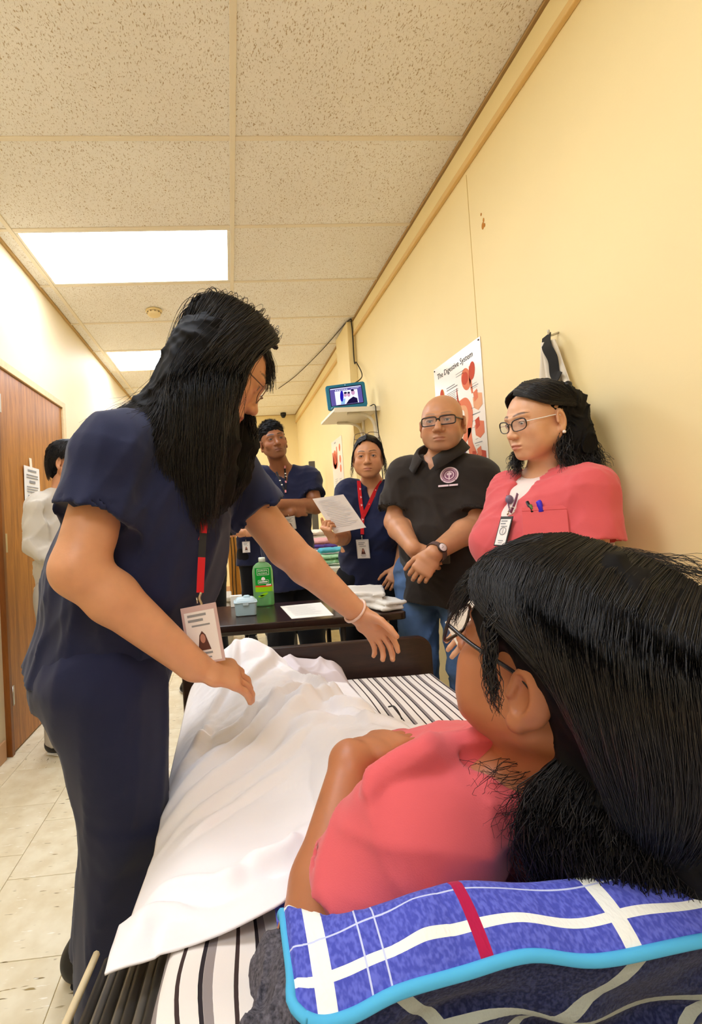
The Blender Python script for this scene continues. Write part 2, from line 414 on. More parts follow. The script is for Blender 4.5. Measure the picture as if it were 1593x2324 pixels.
# ---- ceiling: lay-in panels on a T grid
def ceiling_mat():
    m, nt, b = new_mat('acoustic_panel'); b.inputs['Roughness'].default_value = .9; b.inputs['Specular IOR Level'].default_value = .1
    tc = nt.nodes.new('ShaderNodeTexCoord'); oi = nt.nodes.new('ShaderNodeObjectInfo')
    cb = nt.nodes.new('ShaderNodeCombineXYZ'); sc = node(nt, 'ShaderNodeVectorMath', operation='SCALE'); sc.inputs['Scale'].default_value = 23
    for i in range(3): nt.links.new(oi.outputs['Random'], cb.inputs[i])
    ad = node(nt, 'ShaderNodeVectorMath', operation='ADD'); nt.links.new(cb.outputs[0], sc.inputs[0]); nt.links.new(tc.outputs['Object'], ad.inputs[0]); nt.links.new(sc.outputs[0], ad.inputs[1])
    wn = node(nt, 'ShaderNodeTexNoise', Scale=30.0, Detail=1.0); nt.links.new(ad.outputs[0], wn.inputs['Vector'])
    wv = node(nt, 'ShaderNodeVectorMath', operation='SCALE'); wv.inputs['Scale'].default_value = .02; nt.links.new(wn.outputs['Color'], wv.inputs[0])
    ad2 = node(nt, 'ShaderNodeVectorMath', operation='ADD'); nt.links.new(ad.outputs[0], ad2.inputs[0]); nt.links.new(wv.outputs[0], ad2.inputs[1])
    mp = node(nt, 'ShaderNodeMapping'); mp.inputs['Scale'].default_value = (230, 95, 90); nt.links.new(ad2.outputs[0], mp.inputs[0])
    n = node(nt, 'ShaderNodeTexNoise', Scale=1.0, Detail=2.0, Roughness=.5); nt.links.new(mp.outputs[0], n.inputs['Vector'])
    pit = node(nt, 'ShaderNodeMapRange'); pit.inputs['From Min'].default_value = .59; pit.inputs['From Max'].default_value = .68; nt.links.new(n.outputs['Fac'], pit.inputs[0])
    f = node(nt, 'ShaderNodeTexNoise', Scale=260.0, Detail=2.0); nt.links.new(ad.outputs[0], f.inputs['Vector'])
    big = node(nt, 'ShaderNodeTexNoise', Scale=1.6, Detail=3.0); nt.links.new(ad.outputs[0], big.inputs['Vector'])
    rp = nt.nodes.new('ShaderNodeValToRGB'); rp.color_ramp.elements[0].color = lin((244, 240, 234)); rp.color_ramp.elements[1].color = lin((250, 248, 244))
    rp.color_ramp.elements[0].position = .3; rp.color_ramp.elements[1].position = .7; nt.links.new(big.outputs['Fac'], rp.inputs[0])
    q = node(nt, 'ShaderNodeMix', data_type='RGBA'); nt.links.new(pit.outputs[0], q.inputs['Factor']); nt.links.new(rp.outputs[0], q.inputs['A']); q.inputs['B'].default_value = lin((196, 174, 144))
    nt.links.new(q.outputs['Result'], b.inputs['Base Color'])
    su = node(nt, 'ShaderNodeMath', operation='MULTIPLY_ADD'); nt.links.new(pit.outputs[0], su.inputs[0]); su.inputs[1].default_value = -1.2
    nt.links.new(f.outputs['Fac'], su.inputs[2])
    bp = node(nt, 'ShaderNodeBump', Strength=.55, Distance=.004); nt.links.new(su.outputs[0], bp.inputs['Height']); nt.links.new(bp.outputs[0], b.inputs['Normal'])
    return m
M_panel = ceiling_mat(); M_tee = mat('grid_tee', (238, 228, 208), .55, .3)
M_angle = mat('wall_angle', (196, 164, 112), .6, .3)
ceiling = structure(box('ceiling', (XL-.1, Y0-.1, ZC+.05), (XR+.1, Y1+.1, ZC+.15), mat('ceiling_slab', (190, 170, 140), .9)))
LIGHT_ROWS = (-5, -2, 1, 4, 7)
rows = [ROW0+ROW*i for i in range(-6, 10)]
rg = random.Random(8)
def panel(x0, x1, y0, y1):
    g = .0125; cx, cy = (x0+x1)/2, (y0+y1)/2; hx, hy = (x1-x0)/2-g, (y1-y0)/2-g; dz = rg.uniform(0, .0015)
    v = [(-hx, -hy, 0), (hx, -hy, 0), (hx, hy, 0), (-hx, hy, 0), (-hx-.006, -hy-.006, .007), (hx+.006, -hy-.006, .007), (hx+.006, hy+.006, .007), (-hx-.006, hy+.006, .007)]
    v += [(a, b, .018) for a, b, _ in v[4:]]
    f = [(0, 3, 2, 1)]+[(i, (i+1) % 4, 4+(i+1) % 4, 4+i) for i in range(4)]+[(4+i, 4+(i+1) % 4, 8+(i+1) % 4, 8+i) for i in range(4)]+[(8, 9, 10, 11)]
    o = mesh_obj('panel', v, f, M_panel); o.parent = ceiling; o.location = (cx, cy, ZC-.002+dz)
for i, r in enumerate(rows):
    ra, rb = max(r, Y0), min(r+ROW, Y1)
    if rb-ra < .1: continue
    panel(XL+.012, TX0, ra, rb); panel(TX1, XR-.012, ra, rb)
    if i-6 not in LIGHT_ROWS: panel(TX0, TX1, ra, rb)
def tee(x0, x1, y0, y1, z=ZC-.006, m=M_tee):
    box('grid_tee', (x0, y0, z), (x1, y1, z+.012), m, ceiling, .0012, 1)
for x in (TX0, TX1): tee(x-.0125, x+.0125, Y0, Y1, ZC-.0075)
for r in rows:
    for a, b in ((XL, TX0-.0125), (TX0+.0125, TX1-.0125), (TX1+.0125, XR)): tee(a, b, r-.0115, r+.0115)
for o_, (a, b) in (('r', (XR-.022, XR)), ('l', (XL, XL+.02))): tee(a, b, Y0, Y1, ZC-.009, M_angle)
tee(XL, XR, Y1-.02, Y1, ZC-.009, M_angle)

# ---- fluorescent troffers (lamps): frame and glowing diffuser
M_diff = emission_mat('diffuser_glow', (236, 243, 255), LAMP); M_white = mat('white_enamel', (238, 234, 222), .4)
LL = {1: 'rectangular fluorescent ceiling light above the bending nurse, the nearer of the two in view', 4: 'small far fluorescent ceiling light partly behind the bending nurse\'s head',
      7: 'added fluorescent ceiling light at the far end, unseen behind the bending nurse',  # unseen troffer, added to brighten the far end of the room
      -2: 'fluorescent ceiling light just above the frame over the bed', -5: 'fluorescent ceiling light behind the camera end of the room'}
for i in LIGHT_ROWS:
    ya, yb = ROW0+ROW*i+.012, ROW0+ROW*(i+1)-.012; xa, xb = TX0+.0125, TX1-.0125
    e = empty('ceiling_light', ((xa+xb)/2, (ya+yb)/2, ZC), LL[i], 'ceiling light', 'fluorescent troffers in the ceiling grid')
    fr = .018
    for n_, lo, hi in (('a', (xa, ya, ZC-.005), (xb, ya+fr, ZC+.01)), ('b', (xa, yb-fr, ZC-.005), (xb, yb, ZC+.01)), ('c', (xa, ya+fr, ZC-.005), (xa+fr, yb-fr, ZC+.01)), ('d', (xb-fr, ya+fr, ZC-.005), (xb, yb-fr, ZC+.01))):
        box('frame_bar', lo, hi, M_white, e, .002, 1)
    box('diffuser', (xa+fr, ya+fr, ZC+.000), (xb-fr, yb-fr, ZC+.006), M_diff, e)

# ---- left wall: wooden door with painted frame
def wood_mat(name, c0, c1, scale=(6, 6, .7), rough=.4):
    m, nt, b = new_mat(name); b.inputs['Roughness'].default_value = rough
    tc = nt.nodes.new('ShaderNodeTexCoord'); mp = node(nt, 'ShaderNodeMapping'); mp.inputs['Scale'].default_value = scale; nt.links.new(tc.outputs['Object'], mp.inputs[0])
    n = node(nt, 'ShaderNodeTexNoise', Scale=5.0, Detail=6.0, Distortion=.6); nt.links.new(mp.outputs[0], n.inputs['Vector'])
    n2 = node(nt, 'ShaderNodeTexNoise', Scale=34.0, Detail=4.0); nt.links.new(mp.outputs[0], n2.inputs['Vector'])
    ad = node(nt, 'ShaderNodeMath', operation='MULTIPLY_ADD'); nt.links.new(n2.outputs['Fac'], ad.inputs[0]); ad.inputs[1].default_value = .45; nt.links.new(n.outputs['Fac'], ad.inputs[2])
    rp = nt.nodes.new('ShaderNodeValToRGB'); rp.color_ramp.elements[0].position = .5; rp.color_ramp.elements[1].position = .92
    rp.color_ramp.elements[0].color = lin(c0); rp.color_ramp.elements[1].color = lin(c1)
    nt.links.new(ad.outputs[0], rp.inputs[0]); nt.links.new(rp.outputs[0], b.inputs['Base Color']); return m
M_door = wood_mat('door_veneer', (140, 80, 18), (190, 122, 46), (7, 7, .5))
M_frame = mat('door_frame_paint', (226, 198, 150), .5, var=.08, vscale=40)
M_metal = mat('steel', (190, 186, 178), .3, metal=1)
dr = empty('door_1', (XL, 3.0, 0)); structure(dr); tag(dr, 'brown wooden door in the left wall')
box('door_leaf', (XL, 2.53, .008), (XL+.022, 3.47, 2.045), M_door, dr, .002)
box('door_edge', (XL, 2.500, .0), (XL+.030, 2.530, 2.05), wood_mat('door_stop_wood', (110, 58, 10), (140, 80, 22)), dr, .002)
box('frame_head', (XL, 2.49, 2.048), (XL+.035, 3.53, 2.095), M_frame, dr, .003)
box('frame_jamb', (XL, 3.472, 0), (XL+.035, 3.53, 2.05), M_frame, dr, .003)
for z in (.30, 1.1, 1.85):
    box('hinge', (XL+.022, 2.535, z-.05), (XL+.028, 2.555, z+.05), M_metal, dr, .001)
tube('hinge_pin', [(XL+.030, 2.533, .25), (XL+.030, 2.533, .35)], .004, M_metal, dr)
M_paper = mat('white_paper', (244, 242, 236), .8, .2); M_print = mat('grey_print', (150, 150, 150), .8); M_ink = mat('black_ink', (40, 38, 38), .8); M_tape = mat('masking_tape', (240, 226, 200), .7)
e = empty('door_notice', (XL+.024, 2.90, 1.4), 'white printed notice taped to the wooden door', 'notice')
plate('sheet', [(XL+.026, 2.79, 1.26), (XL+.024, 3.02, 1.26), (XL+.024, 3.02, 1.545), (XL+.03, 2.79, 1.545)], M_paper, e, .001)
plate('tape', [(XL+.0275, 2.88, 1.52), (XL+.0275, 2.915, 1.52), (XL+.024, 2.915, 1.60), (XL+.024, 2.88, 1.60)], M_tape, e, .0008)
for z, a, b, h in ((1.515, 2.84, 2.97, .012), (1.49, 2.82, 2.99, .006), (1.475, 2.82, 2.99, .006), (1.445, 2.86, 2.95, .016), (1.42, 2.82, 2.99, .005), (1.405, 2.82, 2.98, .005), (1.39, 2.82, 2.99, .005), (1.36, 2.83, 2.93, .012), (1.33, 2.82, 2.98, .005), (1.315, 2.82, 2.99, .005)):
    plate('print_line', [(XL+.0305, a, z), (XL+.0265, b, z), (XL+.0265, b, z+h), (XL+.0305, a, z+h)], M_print, e, .0006)
# small frame edge on the left wall behind the nurse's shoulder
p = at_x(191, 972, XL)
e = box('wall_plaque', (XL, p[1]-.10, p[2]-.14), (XL+.02, p[1]+.12, p[2]+.01), M_door, None, .003); tag(e, 'small brown wooden plaque on the left wall beyond the door', 'plaque')

# ---- smoke detector, security camera
M_ivory = mat('ivory_plastic', (236, 214, 160), .45); M_black = mat('black_plastic', (26, 24, 24), .35)
sd = empty('smoke_detector', (-.504, 3.60, ZC-.003), 'round ivory smoke detector on the ceiling behind the near light', 'smoke detector')
lathe('base', [(.0, 0), (.062, 0), (.064, -.006), (.060, -.014), (0, -.014)], M_ivory, sd, 32, (-.504, 3.60, ZC-.003))
lathe('dome', [(0, -.014), (.050, -.014), (.052, -.030), (.046, -.040), (.030, -.044), (0, -.044)], M_ivory, sd, 32, (-.504, 3.60, ZC-.003))
for k in range(10):
    a = k*.628; box('slot', (-.504+.0515*math.cos(a)-.004, 3.60+.0515*math.sin(a)-.004, ZC-.028), (-.504+.0515*math.cos(a)+.004, 3.60+.0515*math.sin(a)+.004, ZC-.020), mat('slot_dark', (120, 100, 70), .8) if k == 0 else bpy.data.materials['slot_dark'], sd)
sc_ = empty('security_camera', (.927, 7.30, ZC-.003), 'small black dome security camera at the far end of the ceiling', 'camera')
lathe('housing', [(0, 0), (.046, 0), (.046, -.030), (.040, -.045), (0, -.045)], M_black, sc_, 28, (.927, 7.30, ZC-.006))
lathe('dome', [(0, -.045), (.038, -.045), (.033, -.062), (.020, -.076), (0, -.080)], mat('smoked_dome', (30, 30, 34), .08), sc_, 28, (.927, 7.30, ZC-.006))

# ================================================================== FLAT PRINT ON POSTERS, SCREENS, BADGES
def flat_print(name, o, ex, ey, polys, m, parent, lift=.0006):
    """flat ink: polygons given in metres along ex, ey from o, lifted off the sheet"""
    o = np.array(o, float); ex, ey = nrm(ex), nrm(ey); n = np.cross(ex, ey); V = []; F = []
    for P in polys:
        F.append(tuple(range(len(V), len(V)+len(P)))); V += [o+ex*a+ey*b+n*lift for a, b in P]
    o = mesh_obj(name, V, F, m, parent)
    if name in ('text_block', 'print_line', 'video_text', 'badge_text', 'caption'): o['kind'] = 'stuff'
    return o
def oval(cx, cy, rx, ry, n=20, rot=0):
    c, s = math.cos(rot), math.sin(rot)
    return [(cx+rx*math.cos(t)*c-ry*math.sin(t)*s, cy+rx*math.cos(t)*s+ry*math.sin(t)*c) for t in np.linspace(0, 2*math.pi, n, endpoint=False)]
def stroke(P, w, n=24):
    Q = smooth_path(np.c_[np.array(P, float), np.zeros(len(P))], n)[:, :2]; w = np.interp(np.linspace(0, 1, n), np.linspace(0, 1, len(np.atleast_1d(w))), np.atleast_1d(w)) if np.size(w) > 1 else np.full(n, w)
    T = np.gradient(Q, axis=0); T /= np.linalg.norm(T, axis=1)[:, None]; N = np.c_[-T[:, 1], T[:, 0]]*w[:, None]/2
    return [[tuple(Q[i]-N[i]), tuple(Q[i+1]-N[i+1]), tuple(Q[i+1]+N[i+1]), tuple(Q[i]+N[i])] for i in range(n-1)]
def rect(a, b, w, h): return [(a, b), (a+w, b), (a+w, b+h), (a, b+h)]
def lines(a, b, w, n, pitch, h, seed=0):
    r = random.Random(seed); return [rect(a, b-i*pitch, w*r.uniform(.7, 1), h) for i in range(n)]
def ink(name, col): return bpy.data.materials.get(name) or mat(name, col, .7, .2)

# ---- digestive chart
PW, PH = .472, .64; po = A(XR-.0035, 2.444, 1.905-PH); EX, EY = A(0, -1, 0), A(0, 0, 1)
e = empty('wall_chart', (XR, 2.2, 1.3), 'glossy chart of the digestive system on the wall behind the bald man', 'poster')
M_gloss = mat('gloss_paper', (246, 238, 226), .22, .6)
plate('sheet', [po, po+EX*PW, po+EX*PW+EY*PH, po+EY*PH], M_gloss, e, .0018)
for a, b in ((.012, PH-.012), (PW-.012, PH-.012)): lathe('pin', [(0, .0), (.004, 0), (.004, .003), (0, .003)], M_ink, e, 10); o = COL.objects[-1]; o.matrix_parent_inverse = local_matrix(e).inverted(); o.rotation_euler = (0, -1.5708, 0); o.location = po+EX*a+EY*b
text_mesh('title', 'The Digestive System', po+EX*PW*.47+EY*(PH-.066)-A(.0008, 0, 0), EX, EY, .042, M_ink, e, 'CENTER', .0002)
c1, c2, c3, c4, c5 = ink('organ_red', (206, 84, 60)), ink('organ_coral', (232, 132, 96)), ink('organ_peach', (240, 176, 132)), ink('organ_violet', (120, 90, 150)), ink('organ_amber', (226, 160, 78))
P = lambda *q: [(x*PW, (1-y)*PH) for x, y in q]
flat_print('figure_drawing', po, EX, EY, [oval(.17*PW, .74*PH, .026, .038), oval(.18*PW, .655*PH, .034, .05)], c5, e)
flat_print('figure_drawing', po, EX, EY, [oval(.165*PW, .75*PH, .02, .03)], c1, e, .0009)
flat_print('head_section', po, EX, EY, [oval(.70*PW, .765*PH, .042, .055, rot=.3)]+stroke(P((.8, .16), (.78, .24), (.80, .36)), [.03, .02, .014]), c2, e)
flat_print('head_section', po, EX, EY, [oval(.68*PW, .775*PH, .03, .03), oval(.82*PW, .80*PH, .026, .042, rot=-.2)], c1, e, .0009)
flat_print('gullet', po, EX, EY, stroke(P((.5, .26), (.505, .33), (.52, .40)), [.004, .012, .02]), c1, e)
flat_print('stomach', po, EX, EY, stroke(P((.34, .42), (.42, .395), (.54, .40), (.66, .41), (.715, .49), (.68, .60), (.56, .70)), [.012, .03, .04, .055, .066, .062, .03], 40), c2, e)
flat_print('stomach', po, EX, EY, stroke(P((.56, .42), (.645, .45), (.66, .52), (.62, .61)), [.016, .03, .034, .012], 30), c3, e, .0009)
flat_print('liver', po, EX, EY, stroke(P((.40, .41), (.48, .40), (.56, .41)), [.02, .036, .02]), c1, e, .0011)
flat_print('gut', po, EX, EY, stroke(P((.70, .60), (.70, .72), (.74, .82), (.76, .95)), [.03, .045, .07, .08], 30), c2, e)
flat_print('gut', po, EX, EY, stroke(P((.50, .96), (.56, .88), (.66, .9), (.74, .86), (.76, .78)), [.05, .034, .03, .04, .03], 30)+stroke(P((.52, .99), (.60, .95), (.70, .97)), .03), c1, e, .0009)
flat_print('vessel', po, EX, EY, stroke(P((.48, .80), (.54, .86), (.52, .95)), .01)+stroke(P((.60, .76), (.55, .84), (.62, .9)), .008)+stroke(P((.46, .85), (.53, .88)), .005), c4, e, .0011)
for y_, cc in ((.42, c3), (.62, c2), (.83, c1)):
    x_ = .89
    flat_print('tissue_block', po, EX, EY, [P((x_-.09, y_-.02), (x_-.02, y_-.05), (x_+.08, y_-.03), (x_+.08, y_+.05), (x_, y_+.08), (x_-.08, y_+.05))], cc, e)
    flat_print('tissue_block', po, EX, EY, [P((x_-.075, y_-.06), (x_+.0, y_-.075), (x_+.01, y_-.01), (x_-.06, y_+.01))], c2 if cc is not c2 else c1, e, .0009)
    flat_print('caption', po, EX, EY, lines((x_-.11)*PW, (1-y_+.10)*PH, .085, 1, .01, .004, 3), M_print, e)
flat_print('text_block', po, EX, EY, lines(.28*PW, .775*PH, .12, 2, .012, .005, 1)+lines(.28*PW, .73*PH, .12, 6, .009, .003, 2)+lines(.80*PW, .70*PH, .05, 4, .02, .002, 5)+lines(.76*PW, .53*PH, .035, 4, .03, .002, 6)+lines(.50*PW, .84*PH, .1, 2, .012, .003, 7)+lines(.80*PW, .30*PH, .03, 5, .03, .002, 8)+lines(.86*PW, .075*PH, .05, 4, .012, .003, 9), M_print, e)
# ---- small far chart
po = A(XR-.0035, 5.04, 1.40); PW, PH = .47, .54
e = empty('far_wall_chart', (XR, 4.8, 1.4), 'narrow looking anatomy chart on the far part of the right wall', 'poster')
plate('sheet', [po, po+EX*PW, po+EX*PW+EY*PH, po+EY*PH], M_gloss, e, .0018)
flat_print('organ_drawing', po, EX, EY, stroke(P((.10, .22), (.12, .4), (.2, .5), (.45, .5), (.5, .35), (.5, .15)), [.05, .06, .06, .06, .05, .04], 40)+[oval(.3*PW, .62*PH, .09, .1)], c2, e)
flat_print('organ_drawing', po, EX, EY, [oval(.3*PW, .63*PH, .05, .06)], c1, e, .0009)
for y_ in (.2, .42, .6): flat_print('organ_drawing', po, EX, EY, [oval(.78*PW, (1-y_)*PH, .035, .04)], c2, e)
flat_print('text_block', po, EX, EY, lines(.3*PW, .93*PH, .1, 1, .01, .014, 1)+lines(.2*PW, .22*PH, .12, 5, .02, .006, 2)+lines(.6*PW, .2*PH, .12, 5, .02, .006, 3), M_print, e)

# ---- shelf, bracket, tablet in a blue case, cables
M_shelf = mat('white_laminate', (236, 228, 210), .4)
e = empty('wall_shelf', (XR, 3.6, 1.88), 'white bracketed shelf on the right wall carrying a tablet', 'shelf')
SZ = at(776, 932, 3.37)[2]
box('board', (.81, 3.37, SZ), (XR, 3.875, SZ+.022), M_shelf, e, .003); box('lip', (.81, 3.366, SZ-.012), (XR, 3.372, SZ+.024), M_shelf, e, .002)
for y in (3.45, 3.79):
    V, F = tube_geo(smooth_path([(.93, y, SZ-.008), (1.06, y, SZ-.02), (1.125, y, SZ-.075), (1.143, y, SZ-.22)], 16), [.012]*16, 8); mesh_obj('bracket', V, F, M_shelf, e, True)
    box('bracket_plate', (XR-.012, y-.02, SZ-.26), (XR, y+.02, SZ), M_shelf, e, .003)
M_case = mat('teal_blue_rubber', (24, 116, 150), .5); M_scr = emission_mat('screen_violet', (104, 92, 168), 1.0); M_scr2 = emission_mat('screen_white', (236, 238, 255), 1.15)
M_scr3 = emission_mat('screen_blue', (40, 30, 190), .9); M_scr4 = emission_mat('screen_dark', (36, 26, 74), .8); M_scr5 = emission_mat('screen_pink', (214, 160, 196), 1.0); M_scr6 = emission_mat('screen_sky', (150, 196, 240), 1.0)
e = empty('tablet', (.93, 3.46, SZ+.022), 'tablet in a teal blue case showing a video call', 'tablet')
R_ = np.array(Euler((math.radians(-7), math.radians(-3), math.radians(-8))).to_matrix()); tx, tn, tz = R_[:, 0], -R_[:, 1], R_[:, 2]     # right, outward (towards -y), up
TW, TH = .300, .196; tc_ = A(.932, 3.46, SZ+.022+TH/2+.012)
def slab(name, w, h, d0, d1, m, r=.018, c=None, bev=.004):
    c = tc_ if c is None else c; bm = bmesh.new(); pts = []
    for sx, sy, a0 in ((1, 1, 0), (-1, 1, 90), (-1, -1, 180), (1, -1, 270)):
        for k in range(6): a = math.radians(a0+k*18); pts.append((sx*(w/2-r)+r*math.cos(a), sy*(h/2-r)+r*math.sin(a)))
    n = len(pts); V = [c+tx*a+tz*b+tn*d for d in (d0, d1) for a, b in pts]
    F = [tuple(range(n)), tuple(range(n, 2*n))[::-1]]+[(i, n+i, n+(i+1) % n, (i+1) % n) for i in range(n)]
    o = mesh_obj(name, V, [f[::-1] for f in F], m, e); return bevel(o, bev) if bev else o
slab('case', TW, TH, -.022, .006, M_case); slab('bezel', TW-.05, TH-.045, .005, .0064, mat('tablet_glass', (20, 20, 40), .15), .01, None, 0)
slab('screen', TW-.06, TH-.058, .0062, .0072, M_scr, .004, None, 0)
so = tc_+tn*.0074; sx_, sy_ = tx, tz
flat_print('screen_bar', so, sx_, sy_, [rect(-.116, .060, .232, .006)], M_scr2, e, .0002)
flat_print('video_picture', so, sx_, sy_, [rect(-.085, -.066, .172, .108)], M_scr2, e, .0003)
flat_print('video_figure', so, sx_, sy_, [oval(-.035, .0, .013, .045, rot=-.1)], M_scr3, e, .0006)
flat_print('video_figure', so, sx_, sy_, [[(-.01, -.066), (.015, -.035), (.05, -.015), (.078, -.03), (.08, -.066)]], M_scr4, e, .0007)
for q_ in ((.05, .036, .012, .008), (-.005, .022, .012, .008), (.02, .02, .01, .008)): flat_print('video_hair', so, sx_, sy_, [oval(*q_)], M_scr4, e, .0010)
flat_print('video_figure', so, sx_, sy_, [oval(.052, .018, .014, .02)], M_scr5, e, .0008)
for q_ in ((.018, .004, .012, .016), (-.008, .005, .012, .014)): flat_print('video_figure', so, sx_, sy_, [oval(*q_)], M_scr5, e, .0008)
flat_print('video_figure', so, sx_, sy_, [[(-.05, -.066), (-.04, -.03), (-.01, -.02), (-.02, -.066)]], M_scr6, e, .0005)
flat_print('video_text', so, sx_, sy_, [rect(-.08+i*.014, .046, .009, .007) for i in range(7)]+[rect(.04, .05, .06, .003)], M_scr2, e, .0004)
lathe('lens', [(0, 0), (.003, 0), (.003, .001), (0, .001)], M_scr2, e, 10); o = COL.objects[-1]; o.matrix_parent_inverse = local_matrix(e).inverted(); o.rotation_euler = (1.5708, 0, 0); o.location = tc_+tn*.0072+tz*(TH/2-.012)
box('stand', (.80, 3.37, SZ+.022), (1.06, 3.44, SZ+.036), M_case, e, .004)
M_cable = mat('black_cable', (36, 30, 24), .5)
p0 = at_x(812, 868, XR-.03)
o = tube('power_cable', [A(.97, 3.475, SZ+.21), A(XR-.05, 3.60, SZ+.32), A(XR-.028, 3.80, SZ+.5), A(XR-.026, 3.868, 2.45), A(XR-.028, 3.868, 2.76), A(XR-.06, 3.89, ZC-.014), at_z(730, 795, ZC-.016), at_z(672, 852, ZC-.016), at_z(632, 882, ZC-.016)], .0045, M_cable, None, 6, 80); tag(o, 'thin black cable rising from the tablet and crossing the ceiling', 'cable')
o = tube('charging_cable', [A(1.08, 3.40, SZ+.026), A(1.115, 3.358, SZ+.03), A(1.12, 3.352, SZ-.05), A(1.135, 3.36, SZ-.3), A(1.148, 3.37, SZ-.8), A(1.148, 3.37, .3)], .004, M_cable, None, 6, 40); tag(o, 'thin dark cable hanging down the wall from the shelf', 'cable')

# ---- apron on a wall hook
M_apron = mat('apron_cotton', (232, 222, 204), .9, .1, bump=.15, bscale=500, sheen=.2); M_strap = mat('black_webbing', (30, 28, 26), .8)
hp = at_x(1268, 768, XR)
e = empty('hanging_apron', hp, 'off white cotton apron with black neck strap hanging on the wall', 'apron')
tube('hook', [hp+A(0, 0, .02), hp+A(-.03, 0, .012), hp+A(-.036, 0, .03)], .004, M_metal, e, 8, 10)
def apron():
    n, k = 44, 40; V = []
    for i in range(k):
        t = i/(k-1); z = hp[2]-.01-t*.98
        yl = np.interp(t, (0, .12, .35, 1), (.035, .06, .10, .2)); yr = np.interp(t, (0, .10, .2, .45, 1), (-.02, -.052, -.085, -.17, -.24))
        for j in range(n):
            s = j/(n-1); y = hp[1]+yl+(yr-yl)*s
            d = .014+.012*math.sin(s*14+1)*(.3+.7*(1-t))+.006*math.sin(s*31+t*3)+.02*max(0, 1-t*2.5)*math.exp(-((s-.5)/.3)**2)
            V.append((XR-.006-max(.004, d), y, z))
    F = [(i*n+j, i*n+j+1, (i+1)*n+j+1, (i+1)*n+j) for i in range(k-1) for j in range(n-1)]
    o = mesh_obj('cloth', V, F, M_apron, e, True); s = o.modifiers.new('solid', 'SOLIDIFY'); s.thickness = .003; return o
apron()
ribbon('neck_strap', [hp+A(-.036, .01, .015), hp+A(-.055, -.012, -.03), hp+A(-.05, -.03, -.08), hp+A(-.045, -.028, -.13), hp+A(-.05, -.055, -.15)], .034, A(-1, -.3, 0), M_strap, e, .0012, 30)

# ================================================================== BED
M_darkwood = wood_mat('dark_walnut', (34, 20, 16), (58, 34, 26), (1.2, 8, 8), .35)
M_grey = mat('grey_metal', (150, 146, 140), .35, metal=.8); M_steel_dk = mat('dark_rail', (70, 66, 62), .4, metal=.5); M_cream = mat('cream_enamel', (226, 208, 168), .45)
BL, BR, BF, BH = -.10, .665, 1.60, -.30
def bed_z(y): return .585+max(0, .88-y)*.27-(.0 if y > -.1 else (-.1-y)*.2)
bed = empty('hospital_bed', (.28, .65, 0), 'hospital bed with striped mattress cover and dark wooden footboard', 'bed')
def stripe_mat():
    m, nt, b = new_mat('striped_cotton'); b.inputs['Roughness'].default_value = .85; b.inputs['Specular IOR Level'].default_value = .15
    tc = nt.nodes.new('ShaderNodeAttribute'); tc.attribute_name = 'tint'
    sp = nt.nodes.new('ShaderNodeSeparateColor'); nt.links.new(tc.outputs['Color'], sp.inputs[0]); u = sp.outputs[0]
    c = None
    base = lin((238, 230, 222))
    def band(period, off, w):
        a = node(nt, 'ShaderNodeMath', operation='ADD'); a.inputs[1].default_value = off; nt.links.new(u, a.inputs[0])
        w_ = node(nt, 'ShaderNodeMath', operation='PINGPONG'); w_.inputs[1].default_value = period/2; nt.links.new(a.outputs[0], w_.inputs[0])
        r = node(nt, 'ShaderNodeMath', operation='LESS_THAN'); r.inputs[1].default_value = w/2; nt.links.new(w_.outputs[0], r.inputs[0]); return r.outputs[0]
    prev = None
    for per, off, w, col in ((.052, 1.000, .0085, (150, 140, 138)), (.052, 1.0065, .0042, (48, 42, 46)), (.052, 1.027, .0042, (66, 52, 50))):
        q = node(nt, 'ShaderNodeMix', data_type='RGBA'); nt.links.new(band(per, off, w), q.inputs['Factor'])
        if prev is None: q.inputs['A'].default_value = base
        else: nt.links.new(prev, q.inputs['A'])
        q.inputs['B'].default_value = lin(col); prev = q.outputs['Result']
    nt.links.new(prev, b.inputs['Base Color'])
    n2 = node(nt, 'ShaderNodeTexNoise', Scale=700.0); bp = node(nt, 'ShaderNodeBump', Strength=.1, Distance=.001); nt.links.new(n2.outputs['Fac'], bp.inputs['Height']); nt.links.new(bp.outputs[0], b.inputs['Normal'])
    return m
M_stripe = stripe_mat()
def wob(x, y, seed=0, f=14): return (math.sin(x*f*1.3+y*f*.7+seed)+math.sin(x*f*2.1-y*f*1.1+seed*2.3)*.6+math.sin(y*f*1.9+x*f*.4+seed*1.7)*.5)/2.1
def mattress():
    prof = []; w = BR-BL
    for t in np.linspace(0, 1, 70):      # across the top, rounding over both sides down .11
        s = t*(w+.2)-.1
        if s < 0: prof.append((BL+.012-.012*min(1, -s/.02), s if s < -.02 else s*.5*(-s/.02), s))
        elif s > w: d = s-w; prof.append((BR-.012+.012*min(1, d/.02), -(d if d > .02 else d*.5*(d/.02)), s))
        else: prof.append((BL+.012+(w-.024)*s/w, 0, s))
    ys = np.linspace(BH, BF, 110); V = []; U = []
    for y in ys:
        end = max(0, (y-(BF-.03))/.03)
        for x, dz, s in prof:
            zz = bed_z(y)+dz-.05*end**2+.004*wob(x, y, 1, 9)*(1-end)
            if y < .75: zz += .010*wob(x, y, 2, 22)*min(1, (.75-y)*3)
            V.append((x, y, zz))
            warp = .006*wob(x, y, 4, 6)+(.02*wob(x, y, 5, 13)*min(1, max(0, .62-y)*5) if y < .62 else 0)
            U.append((s+.1+warp, y+1, 0))
    n = len(prof); F = np.array([(i*n+j, i*n+j+1, (i+1)*n+j+1, (i+1)*n+j) for i in range(len(ys)-1) for j in range(n-1)])
    return fast_mesh('mattress', V, F, M_stripe, bed, True, np.array(U))
mattress()
